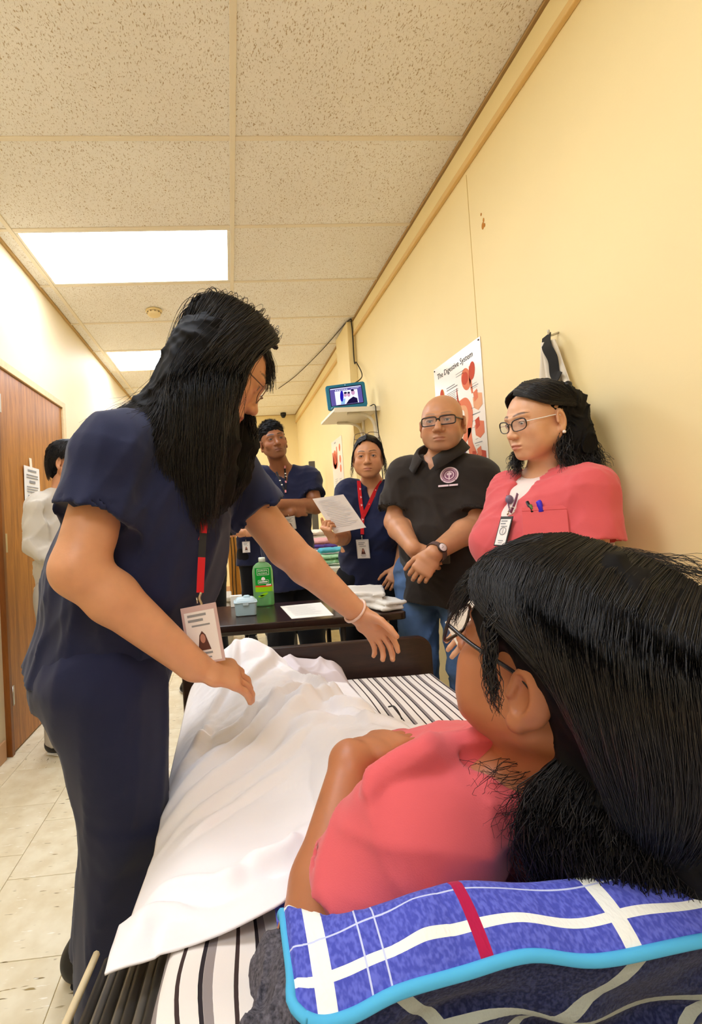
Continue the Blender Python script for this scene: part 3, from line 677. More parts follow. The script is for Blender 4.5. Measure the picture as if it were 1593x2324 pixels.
box('mattress_core', (BL+.02, BH, .47), (BR-.02, BF-.035, .560), mat('mattress_vinyl', (200, 196, 188), .6), bed, .01)
def footboard():
    bm = bmesh.new(); P = [(-.20, .17), (.69, .17)]
    for cx, a0 in ((.69-.05, 0), (-.20+.05, 90)):
        for k in range(8): a = math.radians(a0+k*90/7); P.append((cx+.05*math.cos(a), .645+.05*math.sin(a)))
    V = [(x, y, z) for y in (1.622, 1.650) for x, z in P]; n = len(P)
    F = [tuple(range(n)), tuple(range(n, 2*n))[::-1]]+[(i, n+i, n+(i+1) % n, (i+1) % n) for i in range(n)]
    return bevel(mesh_obj('footboard', V, F, M_darkwood, bed), .006, 3)
footboard()
for x in (-.14, .63): tube('post', [(x, 1.66, .07), (x, 1.66, .62)], .016, M_steel_dk, bed, 10)
for y in (-.24, 1.60):
    for x in (-.08, .62):
        tube('leg', [(x, y, .07), (x, y, .47)], .018, M_steel_dk, bed, 10)
        o = lathe('caster', [(0, -.012), (.048, -.012), (.055, -.006), (.055, .006), (.048, .012), (0, .012)], M_black, bed, 20); o.matrix_parent_inverse = local_matrix(bed).inverted(); o.rotation_euler = (0, 1.5708, 0); o.location = (x, y, .055)
for x in (BL+.02, BR-.02): box('side_rail', (x-.02, BH, .43), (x+.02, 1.62, .47), M_steel_dk, bed, .004)
# folded-down guard rail beside the raised head section: long bars lying side by side
for k in range(7):
    x = BL-.008-.0115*k
    tube('guard_bar', [(x, -.25, bed_z(-.1)-.03-.003*k), (x, .30, bed_z(.3)-.030-.003*k), (x-.001*k, .60, bed_z(.60)-.030-.003*k)], .0052 if k % 2 else .0062, M_grey if k % 2 else M_steel_dk, bed, 8, 20)
tube('guard_frame', [(BL-.093, -.25, bed_z(-.1)-.045), (BL-.095, .30, bed_z(.3)-.045), (BL-.100, .61, bed_z(.6)-.045)], .0045, M_cream, bed, 8, 20)

# ---- white sheet over the legs
M_sheet = mat('white_sheet', (246, 242, 244), .85, .15, bump=.08, bscale=900, sheen=.1, var=.015, vscale=6)
LEG = [((.27, .66), .10), ((.25, .85), .085), ((.16, 1.10), .095), ((.10, 1.30), .095), ((.045, 1.47), .11), ((.02, 1.545), .15), ((.01, 1.60), .03)]
def leg_bump(x, y):
    b = 0; L = np.array([l[0] for l in LEG]); H = [l[1] for l in LEG]
    for i in range(len(L)-1):
        a, c = L[i], L[i+1]; e_ = c-a; t = np.clip(((x-a[0])*e_[0]+(y-a[1])*e_[1])/(e_@e_), 0, 1)
        d = math.hypot(x-a[0]-t*e_[0], y-a[1]-t*e_[1]); h = H[i]+(H[i+1]-H[i])*t
        b = max(b, h*(math.exp(-(d/.125)**2)*.62+.38*math.exp(-(d/.24)**2)))
    return b
CREASE = []
for p_, q_, h, w in (((385, 1735), (800, 1560), .016, .018), ((395, 1700), (700, 1560), .014, .014), ((410, 1640), (590, 1590), .012, .012), ((380, 1790), (720, 1640), .008, .012),
                    ((540, 1600), (900, 1600), .010, .014), ((560, 1560), (620, 1500), .012, .014), ((600, 1640), (930, 1660), .007, .016), ((420, 1820), (650, 1700), .006, .010),
                    ((310, 2010), (560, 1985), .010, .016), ((560, 1985), (680, 1900), .012, .016), ((480, 1580), (540, 1500), .012, .012), ((700, 1560), (820, 1580), .010, .012),
                    ((390, 1660), (480, 1600), .014, .014), ((760, 1600), (860, 1680), .006, .012), ((640, 1540), (760, 1560), .010, .012), ((300, 2120), (420, 2040), .007, .02)):
    CREASE.append((at_z(*p_, .68)[:2], at_z(*q_, .68)[:2], h, w))
def crease(x, y):
    s = 0
    for a, b, h, w in CREASE:
        e_ = b-a; t = ((x-a[0])*e_[0]+(y-a[1])*e_[1])/(e_@e_); tc2 = min(1, max(0, t))
        n_ = A(-e_[1], e_[0])/np.linalg.norm(e_); d = (x-a[0])*n_[0]+(y-a[1])*n_[1]+.012*math.sin(t*5+h*400)
        ex = max(0, abs(t-.5)-.5)*np.linalg.norm(e_); f = math.exp(-(ex/.04)**2)*min(1, .35+1.2*math.sin(math.pi*tc2))
        s += 1.5*h*f*(math.exp(-(d/w)**2)-.45*math.exp(-((d+1.8*w)/w)**2))
    return s
BODYSEG = [((.20, .92, .60), (.115, 1.24, .605), .082, .062), ((.32, .92, .60), (.20, 1.25, .605), .082, .062), ((.115, 1.24, .605), (.02, 1.50, .625), .062, .055), ((.20, 1.25, .605), (.095, 1.51, .625), .062, .055), ((.262, .78, .635), (.262, .98, .60), .15, .14)]
def over_body(x, y):
    z = 0
    for a, c, r0, r1 in BODYSEG:
        ex, ey = c[0]-a[0], c[1]-a[1]; t = min(1, max(0, ((x-a[0])*ex+(y-a[1])*ey)/(ex*ex+ey*ey))); r = r0+(r1-r0)*t
        d = math.hypot(x-a[0]-t*ex, y-a[1]-t*ey); z = max(z, a[2]+(c[2]-a[2])*t+(min(r, .088)*math.sqrt(1-(d/r)**2) if d < r else -1))
    return z
def sheet():
    near = smooth_path([(-.158, .505, 0), (-.06, .525, 0), (.03, .555, 0), (.06, .60, 0), (.16, .64, 0), (.34, .68, 0)], 120)
    far = smooth_path([(-.165, 1.612, 0), (-.03, 1.615, 0), (.10, 1.606, 0), (.24, 1.60, 0), (.335, 1.585, 0)], 120)
    left = smooth_path([(-.158, .505, 0), (-.170, .7, 0), (-.178, 1.0, 0), (-.18, 1.3, 0), (-.165, 1.612, 0)], 190); right = smooth_path([(.34, .68, 0), (.368, .86, 0), (.372, 1.10, 0), (.345, 1.38, 0), (.335, 1.585, 0)], 190)
    V = []; n, k = 120, 190
    for j in range(k):
        t = j/(k-1)
        for i in range(n):
            s = i/(n-1)
            p = (1-t)*near[i]+t*far[i]+(1-s)*left[j]+s*right[j]-((1-s)*(1-t)*near[0]+s*(1-t)*near[-1]+(1-s)*t*far[0]+s*t*far[-1])
            x, y = p[0], p[1]; z = max(bed_z(y)+.012+leg_bump(x, y), over_body(x, y)+.012)
            if x < BL+.03:                                     # over the left edge of the mattress and down
                d = BL+.03-x; z -= d*d*5.0 if t > .12 else d*d*1.5
            edge = min(1, s*12, (1-s)*9, t*14, (1-t)*14)
            z += crease(x, y)+.0035*wob(x, y, 3, 26)*edge+.006*wob(x, y, 8, 11)*edge
            if t < .12: z -= (.12-t)/.12*.006*(1+wob(x, y, 6, 30))
            V.append((x, y, max(z, bed_z(y)+.006 if x > BL-.004 else 0, over_body(x, y)+.008)))
    F = np.array([(j*n+i, j*n+i+1, (j+1)*n+i+1, (j+1)*n+i) for j in range(k-1) for i in range(n-1)])
    V = np.array(V); sg = np.tile(np.linspace(0, 1, n), k); tg = np.repeat(np.linspace(0, 1, k), n); ed = np.clip(np.minimum(np.minimum(sg, 1-sg)*12, np.minimum(tg, 1-tg)*14), 0, 1)
    ca_, sa_ = math.cos(.25), math.sin(.25); xr, yr = V[:, 0]*ca_+V[:, 1]*sa_, -V[:, 0]*sa_+V[:, 1]*ca_
    far_w = np.clip((V[:, 1]-.75)/.35, .15, 1)
    V[:, 2] -= (.0075*folds(61, 1, 34, (.35, 1, 0), 1.1)(xr, yr, 0)+.004*folds(62, 1, 60, (.5, 1, 0), 1.2)(xr, yr, 0))*ed*far_w-.003*ed
    o = fast_mesh('white_sheet', V, F, M_sheet); s = o.modifiers.new('solid', 'SOLIDIFY'); s.thickness = .0025; s.offset = 1
    return tag(o, 'white rumpled bed sheet spread over the patient\'s legs', 'bed sheet')
sheet()
def rumple(name, outline, zbase, amp, seed, m, label, cat, f=16, ridge=.02, n=60, thick=.003):
    """crumpled cloth patch: outline of 4 edge point lists (near, right, far, left given as near/far curves)"""
    near, far = smooth_path(np.array(outline[0]), n), smooth_path(np.array(outline[1]), n); V = []; fn = folds(seed, 1, f, (1, 1, 0), .8)
    for j in range(n):
        t = j/(n-1)
        for i in range(n):
            s = i/(n-1); p = near[i]*(1-t)+far[i]*t; e_ = min(1, s*5, (1-s)*5, t*5, (1-t)*5); x, y = p[0], p[1]
            z = p[2]+amp*e_*(.6+.4*wob(x, y, seed, f*.9))+ridge*e_*float(-fn(x, y, 0)+.3)
            V.append((x, y, max(z, zbase(x, y)+.004)))
    F = np.array([(j*n+i, j*n+i+1, (j+1)*n+i+1, (j+1)*n+i) for j in range(n-1) for i in range(n-1)])
    o = fast_mesh(name, V, F, m); s = o.modifiers.new('solid', 'SOLIDIFY'); s.thickness = thick; s.offset = 1; return tag(o, label, cat)
zb = lambda x, y: bed_z(y)
z0 = .60
rumple('pillow_case', [[(.15, 1.40, .625), (.22, 1.43, .615), (.29, 1.46, .605), (.345, 1.47, .60)], [(.10, 1.61, .66), (.20, 1.612, .655), (.28, 1.61, .64), (.352, 1.606, .612)]], zb, .045, 11, mat('lilac_white_cotton', (214, 204, 208), .85, .15), 'crumpled lilac white pillowcase bunched by the footboard', 'pillowcase', 20, .02)
rumple('crumpled_towel', [[(.335, .80, .615), (.42, .80, .60), (.50, .84, .60), (.54, .90, .592)], [(.335, 1.14, .63), (.40, 1.16, .615), (.46, 1.12, .60), (.52, 1.02, .592)]], zb, .022, 5, mat('white_terry', (240, 232, 224), .95, .1, bump=.3, bscale=600), 'crumpled white cloth on the stripes beside the patient', 'cloth', 24, .018)
o = tube('cord', [at_z(882, 1604, .645), at_z(893, 1603, .655), at_z(903, 1614, .652), at_z(912, 1632, .632)], .0022, M_cable, None, 6, 20); tag(o, 'short black curved cord on the white cloth on the bed', 'cord')
# grey knitted blanket bunched between arm and bed edge
M_knit = mat('grey_melange_knit', (92, 88, 94), .95, .1, bump=.8, bscale=420, var=.55, vscale=260)
s = SDF()
for P_, r_ in (([(.055, .53, .68), (.03, .47, .70), (.035, .41, .72), (.06, .34, .73)], [.022, .03, .03, .03]), ([(.01, .44, .70), (.0, .39, .715), (.02, .33, .73)], [.014, .022, .022]), ([(.07, .50, .69), (.075, .43, .715), (.09, .36, .73)], [.02, .028, .03]), ([(.03, .50, .69), (.0, .45, .695)], [.02, .012])):
    s.chain(P_, r_, .012)
lo, hi = s.autobox(.02); V, Q = s.mesh(lo, hi, .003, folds(3, .012, 70, (1, .5, 1), .7))
tag(fast_mesh('knit_blanket', V, Q, M_knit), 'grey mottled knit blanket tucked beside the patient\'s elbow', 'blanket')

# ---- plaid pillow under the head
def pillow_mat(name, base, white, red, dark=False):
    m, nt, b = new_mat(name); b.inputs['Roughness'].default_value = .9; b.inputs['Specular IOR Level'].default_value = .12; b.inputs['Sheen Weight'].default_value = .1
    at_ = nt.nodes.new('ShaderNodeAttribute'); at_.attribute_name = 'tint'; sp = nt.nodes.new('ShaderNodeSeparateColor'); nt.links.new(at_.outputs['Color'], sp.inputs[0])
    prev = None
    def band(ch, pos, w):
        d = node(nt, 'ShaderNodeMath', operation='SUBTRACT'); nt.links.new(sp.outputs[ch], d.inputs[0]); d.inputs[1].default_value = pos
        a = node(nt, 'ShaderNodeMath', operation='ABSOLUTE'); nt.links.new(d.outputs[0], a.inputs[0])
        l = node(nt, 'ShaderNodeMath', operation='LESS_THAN'); nt.links.new(a.outputs[0], l.inputs[0]); l.inputs[1].default_value = w/2; return l.outputs[0]
    br = node(nt, 'ShaderNodeTexNoise', Scale=340.0, Detail=1.0); tc = nt.nodes.new('ShaderNodeTexCoord'); mp = node(nt, 'ShaderNodeMapping'); mp.inputs['Scale'].default_value = (1, .6, 1)
    nt.links.new(tc.outputs['Object'], mp.inputs[0]); nt.links.new(mp.outputs[0], br.inputs['Vector'])
    rp = nt.nodes.new('ShaderNodeValToRGB'); c = [base, tuple(min(255, x+26) for x in base)]
    rp.color_ramp.elements[0].position = .4; rp.color_ramp.elements[1].position = .65; rp.color_ramp.elements[0].color = lin(c[0]); rp.color_ramp.elements[1].color = lin(c[1])
    nt.links.new(br.outputs['Fac'], rp.inputs[0]); prev = rp.outputs[0]
    for ch, pos, w, col in white+red:
        q = node(nt, 'ShaderNodeMix', data_type='RGBA'); nt.links.new(band(ch, pos, w), q.inputs['Factor']); nt.links.new(prev, q.inputs['A']); q.inputs['B'].default_value = lin(col); prev = q.outputs['Result']
    nt.links.new(prev, b.inputs['Base Color'])
    bp = node(nt, 'ShaderNodeBump', Strength=.5, Distance=.0015); nt.links.new(br.outputs['Fac'], bp.inputs['Height']); nt.links.new(bp.outputs[0], b.inputs['Normal'])
    return m
WHT, RED, THR = (238, 240, 234), (176, 28, 74), (196, 204, 236)
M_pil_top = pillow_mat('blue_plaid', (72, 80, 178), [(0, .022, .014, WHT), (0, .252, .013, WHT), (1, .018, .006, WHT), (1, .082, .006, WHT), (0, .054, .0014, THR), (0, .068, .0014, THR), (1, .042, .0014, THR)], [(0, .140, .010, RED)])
M_pil_under = pillow_mat('blue_plaid_shaded', (20, 26, 62), [(0, .07, .012, (164, 170, 160)), (0, .26, .016, (164, 170, 160)), (0, .40, .016, (164, 170, 160)), (1, .04, .006, (164, 170, 160))], [])  # darker copy of the plaid, the underside's shade painted into its colours
M_pipe = mat('sky_blue_piping', (84, 178, 224), .8, .15)
SEAM = smooth_path([(0.0253, 0.33, 0.8043), (0.0421, 0.324, 0.8018), (0.0634, 0.322, 0.8061), (0.0967, 0.322, 0.8174), (0.1449, 0.325, 0.8213), (0.1957, 0.328, 0.8244), (0.2471, 0.326, 0.8164), (0.3311, 0.33, 0.8167), (0.4116, 0.335, 0.8124), (0.64, 0.336, 0.8084)], 200)
PXL, PXR = SEAM[0][0], SEAM[-1][0]
def seam(s_): return SEAM[int(round(s_*199))]           # the front seam, wavy, left to right
def pillow():
    root = empty('pillow', (.34, .45, .74), 'blue plaid pillow with light blue piping under the patient\'s head', 'pillow')
    n, k = 110, 46; top, tu, bot, bu = [], [], [], []
    for j in range(k):
        t = j/(k-1)
        for i in range(n):
            s_ = i/(n-1); p = seam(s_); sid = min(1, (s_*(1-s_)*4)*1.9)**.5; d = .30*t
            up = .020*sid*(1-math.exp(-d/.02))+.004*wob(p[0], p[1]+d, 2, 40)*sid*min(1, d*30)+.007*math.exp(-((s_-.40)/.04)**2-((d-.03)/.02)**2)
            d0 = .050+.034*max(0, 1-s_*3.2); fall = .95*max(0, d-d0)+1.2*max(0, d-d0)**2
            z = max(p[2]+up-fall, bed_z(p[1]+d)+.012)
            top.append((p[0], p[1]+d, z)); tu.append((p[0]-PXL, d, 0))
            q = math.sin(min(1, t*1.5)*math.pi/2); r = .012*wob(p[0], t, 7, 26)*sid*math.sin(math.pi*min(1, t*1.2))
            zz = max(p[2]-(.115+.012*math.sin(s_*11))*q*(.5+.5*sid), bed_z(p[1]+.1)+.002)
            bot.append((p[0], p[1]+.032*q+.16*max(0, t-.6)+r, zz)); bu.append((p[0]-PXL+.35*t*(1 if s_ > .5 else -.5), t*.2, 0))
    F = np.array([(j*n+i, j*n+i+1, (j+1)*n+i+1, (j+1)*n+i) for j in range(k-1) for i in range(n-1)])
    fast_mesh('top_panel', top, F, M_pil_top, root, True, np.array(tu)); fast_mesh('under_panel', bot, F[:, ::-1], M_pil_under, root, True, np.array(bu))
    P_ = [seam(s_) for s_ in np.linspace(0, 1, 60)]; s0 = seam(0)
    L_ = [A(PXL, s0[1]+d, max(s0[2]-.95*max(0, d-.084), bed_z(s0[1]+d)+.012)) for d in (.115, .10, .08, .055, .028)]
    tube('piping', L_+[A(PXL-.002, s0[1]+.008, s0[2])]+P_[2:], .0040, M_pipe, root, 10, 180)
pillow()

# ================================================================== OVERBED TABLE AND WHAT STANDS ON IT
tb = empty('overbed_table', (.26, 2.03, 0), 'narrow dark brown table standing beyond the footboard of the bed', 'table')
M_tabletop = mat('espresso_laminate', (46, 28, 22), .22, .5, var=.15, vscale=12, stretch=(1, 6, 6))
def tabletop():
    P_ = []; x0, x1, y0, y1, r = -.17, .685, 1.822, 2.238, .03
    for cx, cy, a0 in ((x1-r, y1-r, 0), (x0+r, y1-r, 90), (x0+r, y0+r, 180), (x1-r, y0+r, 270)):
        for k in range(6): a = math.radians(a0+k*18); P_.append((cx+r*math.cos(a), cy+r*math.sin(a)))
    V = [(x, y, z) for z in (.74, .712) for x, y in P_]; n = len(P_)
    o = mesh_obj('tabletop', V, [tuple(range(n)), tuple(range(n, 2*n))[::-1]]+[(i, n+i, n+(i+1) % n, (i+1) % n) for i in range(n)], M_tabletop, tb); return bevel(o, .004, 3)
tabletop()
M_edge = mat('table_edge_band', (58, 42, 34), .35); box('under_rail', (-.12, 1.86, .690), (.62, 1.885, .712), M_grey, tb, .003); box('under_rail', (-.12, 2.17, .690), (.62, 2.195, .712), M_grey, tb, .003)
for x in (-.09, .43):
    for y in (1.875, 2.18): tube('leg', [(x, y, .012), (x, y, .69)], .011, M_steel_dk, tb, 10)
    tube('foot_bar', [(x, 1.80, .012), (x, 2.26, .012)], .012, M_steel_dk, tb, 10)
tube('brace', [(.43, 1.875, .30), (.60, 1.875, .69)], .008, M_steel_dk, tb, 8); tube('brace', [(-.09, 2.18, .30), (.08, 2.18, .69)], .008, M_steel_dk, tb, 8)
# blue lidded box
M_bluebox = mat('pale_blue_plastic', (172, 202, 216), .35, .5); M_bluelid = mat('paler_blue_plastic', (188, 212, 224), .3, .5)
c = at_z(559, 1398, .74); c[1] += .03
e = empty('plastic_box', (c[0], c[1], .74), 'small pale blue lidded plastic box on the dark table', 'box')
def rbox(name, w, d, z0, z1, m, par, cx, cy, w2=None, d2=None, r=.012, bev=.003):
    w2 = w2 or w; d2 = d2 or d; V = []
    for z, ww, dd in ((z0, w, d), (z1, w2, d2)):
        for sx, sy, a0 in ((1, 1, 0), (-1, 1, 90), (-1, -1, 180), (1, -1, 270)):
            for k in range(5): a = math.radians(a0+k*22.5); V.append((cx+sx*(ww/2-r)+r*math.cos(a), cy+sy*(dd/2-r)+r*math.sin(a), z))
    n = 20; F = [tuple(range(n))[::-1], tuple(range(n, 2*n))]+[(i, (i+1) % n, n+(i+1) % n, n+i) for i in range(n)]
    return bevel(mesh_obj(name, V, F, m, par), bev)
rbox('body', .088, .070, .741, .797, M_bluebox, e, c[0], c[1], .096, .078)
rbox('rim', .102, .083, .794, .800, M_bluelid, e, c[0], c[1])
rbox('lid', .096, .078, .799, .816, M_bluelid, e, c[0], c[1], .070, .05, .014, .006)
rbox('lid_dome', .036, .034, .810, .824, M_bluebox, e, c[0]+.006, c[1]-.006, .026, .022, .008, .004)
box('latch', (c[0]-.012, c[1]-.043, .786), (c[0]+.012, c[1]-.039, .800), M_bluelid, e, .001)
# green rubbing-alcohol bottle
def glass_mat(name, col, rough=.05, ior=1.45, mixt=.0):
    m, nt, b = new_mat(name); b.inputs['Base Color'].default_value = lin(col); b.inputs['Transmission Weight'].default_value = 1; b.inputs['Roughness'].default_value = rough; b.inputs['IOR'].default_value = ior; return m
M_bottle = glass_mat('clear_green_plastic', (176, 236, 170), .08, 1.08); M_liquid = glass_mat('green_liquid', (120, 226, 170), .02, 1.2)
for m_, t_ in ((M_bottle, .62), (M_liquid, .8)): m_.node_tree.nodes['Principled BSDF'].inputs['Transmission Weight'].default_value = t_
M_lab = ink('label_green', (14, 150, 44)); M_lime = ink('label_lime', (150, 216, 20)); M_orange = ink('label_orange', (222, 84, 40)); M_cyan = mat('base_cyan', (30, 190, 190), .3)
c = at_z(600, 1374, .74)
e = empty('alcohol_bottle', (c[0], c[1], .74), 'green bottle of isopropyl alcohol on the dark table', 'bottle')
bw, bd = .049, .026
lathe('bottle', [(0, .001), (.92, .001), (1, .008), (1, .15), (.985, .165), (.88, .185), (.6, .199), (.30, .205), (.28, .214), (0, .214)], M_bottle, e, 40, (c[0], c[1], .74), bw, bd)
lathe('liquid', [(0, .006), (.9, .006), (.95, .012), (.95, .062), (0, .062)], M_liquid, e, 40, (c[0], c[1], .74), bw, bd)
lathe('base_ring', [(0, .002), (.86, .002), (.86, .005), (0, .005)], M_cyan, e, 30, (c[0], c[1], .74), bw, bd)
lathe('cap', [(0, .206), (.32, .206), (.33, .222), (.30, .226), (0, .226)], mat('cap_white', (230, 240, 226), .4), e, 24, (c[0], c[1], .74), bw, bd*1.9)
def wrap(name, x0, x1, z0, z1, m, lift=.0012):
    V = []; n = 18
    for z in (z0, z1):
        for i in range(n): x = x0+(x1-x0)*i/(n-1); V.append((c[0]+x, c[1]-bd*math.sqrt(max(0, 1-(x/bw)**2))-lift, .74+z))
    return mesh_obj(name, V, [(i, i+1, n+i+1, n+i) for i in range(n-1)], m, e)
wrap('label', -.037, .037, .098, .180, M_lab); wrap('label_stripe', -.037, .040, .090, .098, M_orange, .0014); wrap('label_stripe', -.039, .040, .068, .090, M_lime, .0014)
wrap('label_stripe', .012, .036, .096, .103, M_paper, .002)
fo = A(c[0], c[1]-bd-.0016, .74)
fr = [rect(-.028, .146, .056, .0014), rect(-.028, .174, .056, .0014), rect(-.028, .146, .0014, .029), rect(.0266, .146, .0014, .029), rect(-.024, .106, .048, .0014), rect(-.024, .122, .048, .0014), rect(-.025, .108, .0014, .014), rect(.024, .108, .0014, .014), rect(-.02, .112, .04, .005)]
flat_print('label_border', fo, A(1, 0, 0), A(0, 0, 1), fr+[oval(0, .128, .009, .009)], M_paper, e, .0012)
text_mesh('label_text', 'ISOPROPYL', fo+A(0, -.0016, .1625), A(1, 0, 0), A(0, 0, 1), .0105, M_paper, e, 'CENTER', .0001, .86); text_mesh('label_text', 'ALCOHOL', fo+A(0, -.0016, .151), A(1, 0, 0), A(0, 0, 1), .0105, M_paper, e, 'CENTER', .0001, .9)
flat_print('leaf_print', fo, A(1, 0, 0), A(0, 0, 1), [oval(0, .056, .02, .006, rot=.35), oval(-.012, .049, .016, .005, rot=.15)], M_lime, e, .001)
# small white box by the bottle, paper, towels
c = at_z(537, 1374, .74)
e = empty('white_carton', (c[0], c[1], .74), 'small white carton at the back edge of the dark table', 'box')
rbox('carton', .055, .045, .741, .790, M_paper, e, c[0], c[1]-.02, None, None, .004, .001); box('flap', (c[0]-.026, c[1]-.042, .785), (c[0]+.026, c[1]-.040, .792), M_shelf, e)
def paper(name, quad, label, prints, par=None, seed=0, m=M_paper):
    e_ = empty(name, np.mean(quad, 0), label, 'paper'); plate('sheet', quad, m, e_, .0009)
    q = [np.array(p, float) for p in quad]; ex, ey = q[1]-q[0], q[3]-q[0]
    if prints: flat_print('print_line', q[0], ex, ey, [[(a*np.linalg.norm(ex), b*np.linalg.norm(ey)), ((a+w)*np.linalg.norm(ex), b*np.linalg.norm(ey)), ((a+w)*np.linalg.norm(ex), (b+h)*np.linalg.norm(ey)), (a*np.linalg.norm(ex), (b+h)*np.linalg.norm(ey))] for a, b, w, h in prints], mat('faint_print', (206, 204, 204), .8) if 'faint_print' not in bpy.data.materials else bpy.data.materials['faint_print'], e_, .0006)
    return e_
rl = random.Random(3)
def plines(n, top=.86, bot=.12): return [(.1+rl.uniform(0, .04), top-(top-bot)*i/n, rl.uniform(.5, .78), .012) for i in range(n)]
q = [at_z(u, v, .7412) for u, v in ((662, 1404), (757, 1396), (728, 1367), (636, 1376))]
paper('loose_paper', q, 'loose printed white paper lying on the dark table', plines(12))
M_towel = mat('white_towel', (240, 236, 228), .95, .1, bump=.5, bscale=380, sheen=.2)
def towel(name, c, ax, sx, sy, h, layers, label, seed):
    """folded towel: stacked rounded layers joined at the fold"""
    e_ = empty(name, c, label, 'towel', 'folded white towels on the dark table'); s = SDF(); ax = np.array(ax, float); lh = h/layers
    s.frame(c, ax.T)
    for k in range(layers):
        z = lh*(k+.5); ox = .012*math.sin(seed+k*2.1)
        s.ecap((-sx+lh*.5+ox, 0, z), (sx-lh*.5+ox, 0, z+.006*math.sin(seed+k)), (sy, lh*.54), (sy*.97, lh*.5), (0, 1, 0), .004)
        for y in (-sy*.92, sy*.92): s.cap((-sx+lh*.5+ox, y, z), (sx-lh*.5+ox, y, z), lh*.47, lh*.47, .006)
    lo, hi = s.autobox(.03); V, Q = s.mesh(lo, hi, .0055, folds(seed, .005, 40, (1, 1, .6), .7)); fast_mesh('folded_cloth', V, Q, M_towel, e_); return e_
ca, sa = math.cos(-.28), math.sin(-.28)
towel('folded_towel', at_z(838, 1388, .74)+A(0, .15, .001), [(ca, sa, 0), (-sa, ca, 0), (0, 0, 1)], .115, .10, .075, 3, 'thick folded white towel heaped on the right end of the dark table', 2)
towel('folded_towel', at_z(892, 1388, .74)+A(-.01, .09, .001), [(ca, -sa, 0), (sa, ca, 0), (0, 0, 1)], .055, .085, .040, 2, 'lower folded white towel at the far right corner of the dark table', 5)

# ================================================================== FAR WHITE TABLE WITH LAUNDRY
ft = empty('folding_table', (.78, 4.2, 0), 'white folding table by the right wall behind the young woman', 'table')
box('tabletop', (.40, 3.50, .705), (1.07, 5.10, .745), mat('white_resin', (238, 236, 230), .45), ft, .01)
for x in (.45, 1.02):
    for y in (3.62, 4.98): tube('leg', [(x, y, .0), (x, y, .705)], .014, M_steel_dk, ft, 10)
for y in (3.62, 4.98): tube('leg_brace', [(.45, y, .25), (1.02, y, .25)], .010, M_steel_dk, ft, 8); tube('leg_brace', [(.72, y, .25), (.72, y, .705)], .010, M_steel_dk, ft, 8)
def cloth_pile(name, c, sx, sy, h, col, label, seed, n=2, cat='folded cloth'):
    s = SDF(); e_ = None; lh = h/n
    for k in range(n): s.ecap((c[0]-sx+lh*.5, c[1]+.01*math.sin(seed+k), c[2]+lh*(k+.5)), (c[0]+sx-lh*.5, c[1], c[2]+lh*(k+.5)), (sy, lh*.55), (sy*.95, lh*.5), (0, 1, 0), .006)
    lo, hi = s.autobox(.02); V, Q = s.mesh(lo, hi, .010, folds(seed, .010, 36, (1, 1, 1), .7)); return tag(fast_mesh(name, V, Q, mat(name+'_fabric%d' % seed, col, .9, .1)), label, cat, 'laundry on the far white table')
cloth_pile('folded_cloth', (.70, 3.66, .760), .17, .10, .075, (176, 226, 186), 'mint green folded cloth at the front of the far white table', 3)
cloth_pile('folded_cloth', (.78, 3.68, .845), .10, .07, .04, (96, 184, 212), 'sky blue cloth on top of the mint green cloth', 4, 1)
cloth_pile('folded_cloth', (.52, 3.78, .760), .08, .10, .07, (110, 96, 168), 'purple patterned cloth at the left of the far white table', 6)
cloth_pile('folded_cloth', (.74, 4.05, .760), .24, .13, .09, (236, 232, 234), 'white folded cloth behind the mint green cloth', 7)
cloth_pile('folded_cloth', (.80, 4.02, .862), .12, .08, .03, (84, 64, 130), 'dark purple strip of cloth on the white laundry', 8, 1)
cloth_pile('folded_cloth', (.70, 4.45, .760), .26, .14, .17, (222, 172, 178), 'dusty pink folded blanket on the far white table', 9, 3)
cloth_pile('folded_cloth', (.80, 4.84, .760), .22, .14, .24, (238, 232, 220), 'cream white pile at the back of the far white table', 10, 4)
lb = at(707, 1047, 5.35)
e = empty('grey_board', (lb[0], 5.36, 0), 'dark grey upright board behind the young man\'s shoulder', 'board')
box('panel', (lb[0]-.035, 5.33, .02), (lb[0]+.035, 5.37, lb[2]), mat('charcoal_board', (92, 88, 80), .7), e, .004); box('foot', (lb[0]-.06, 5.25, 0), (lb[0]+.06, 5.45, .02), M_black, e, .003)

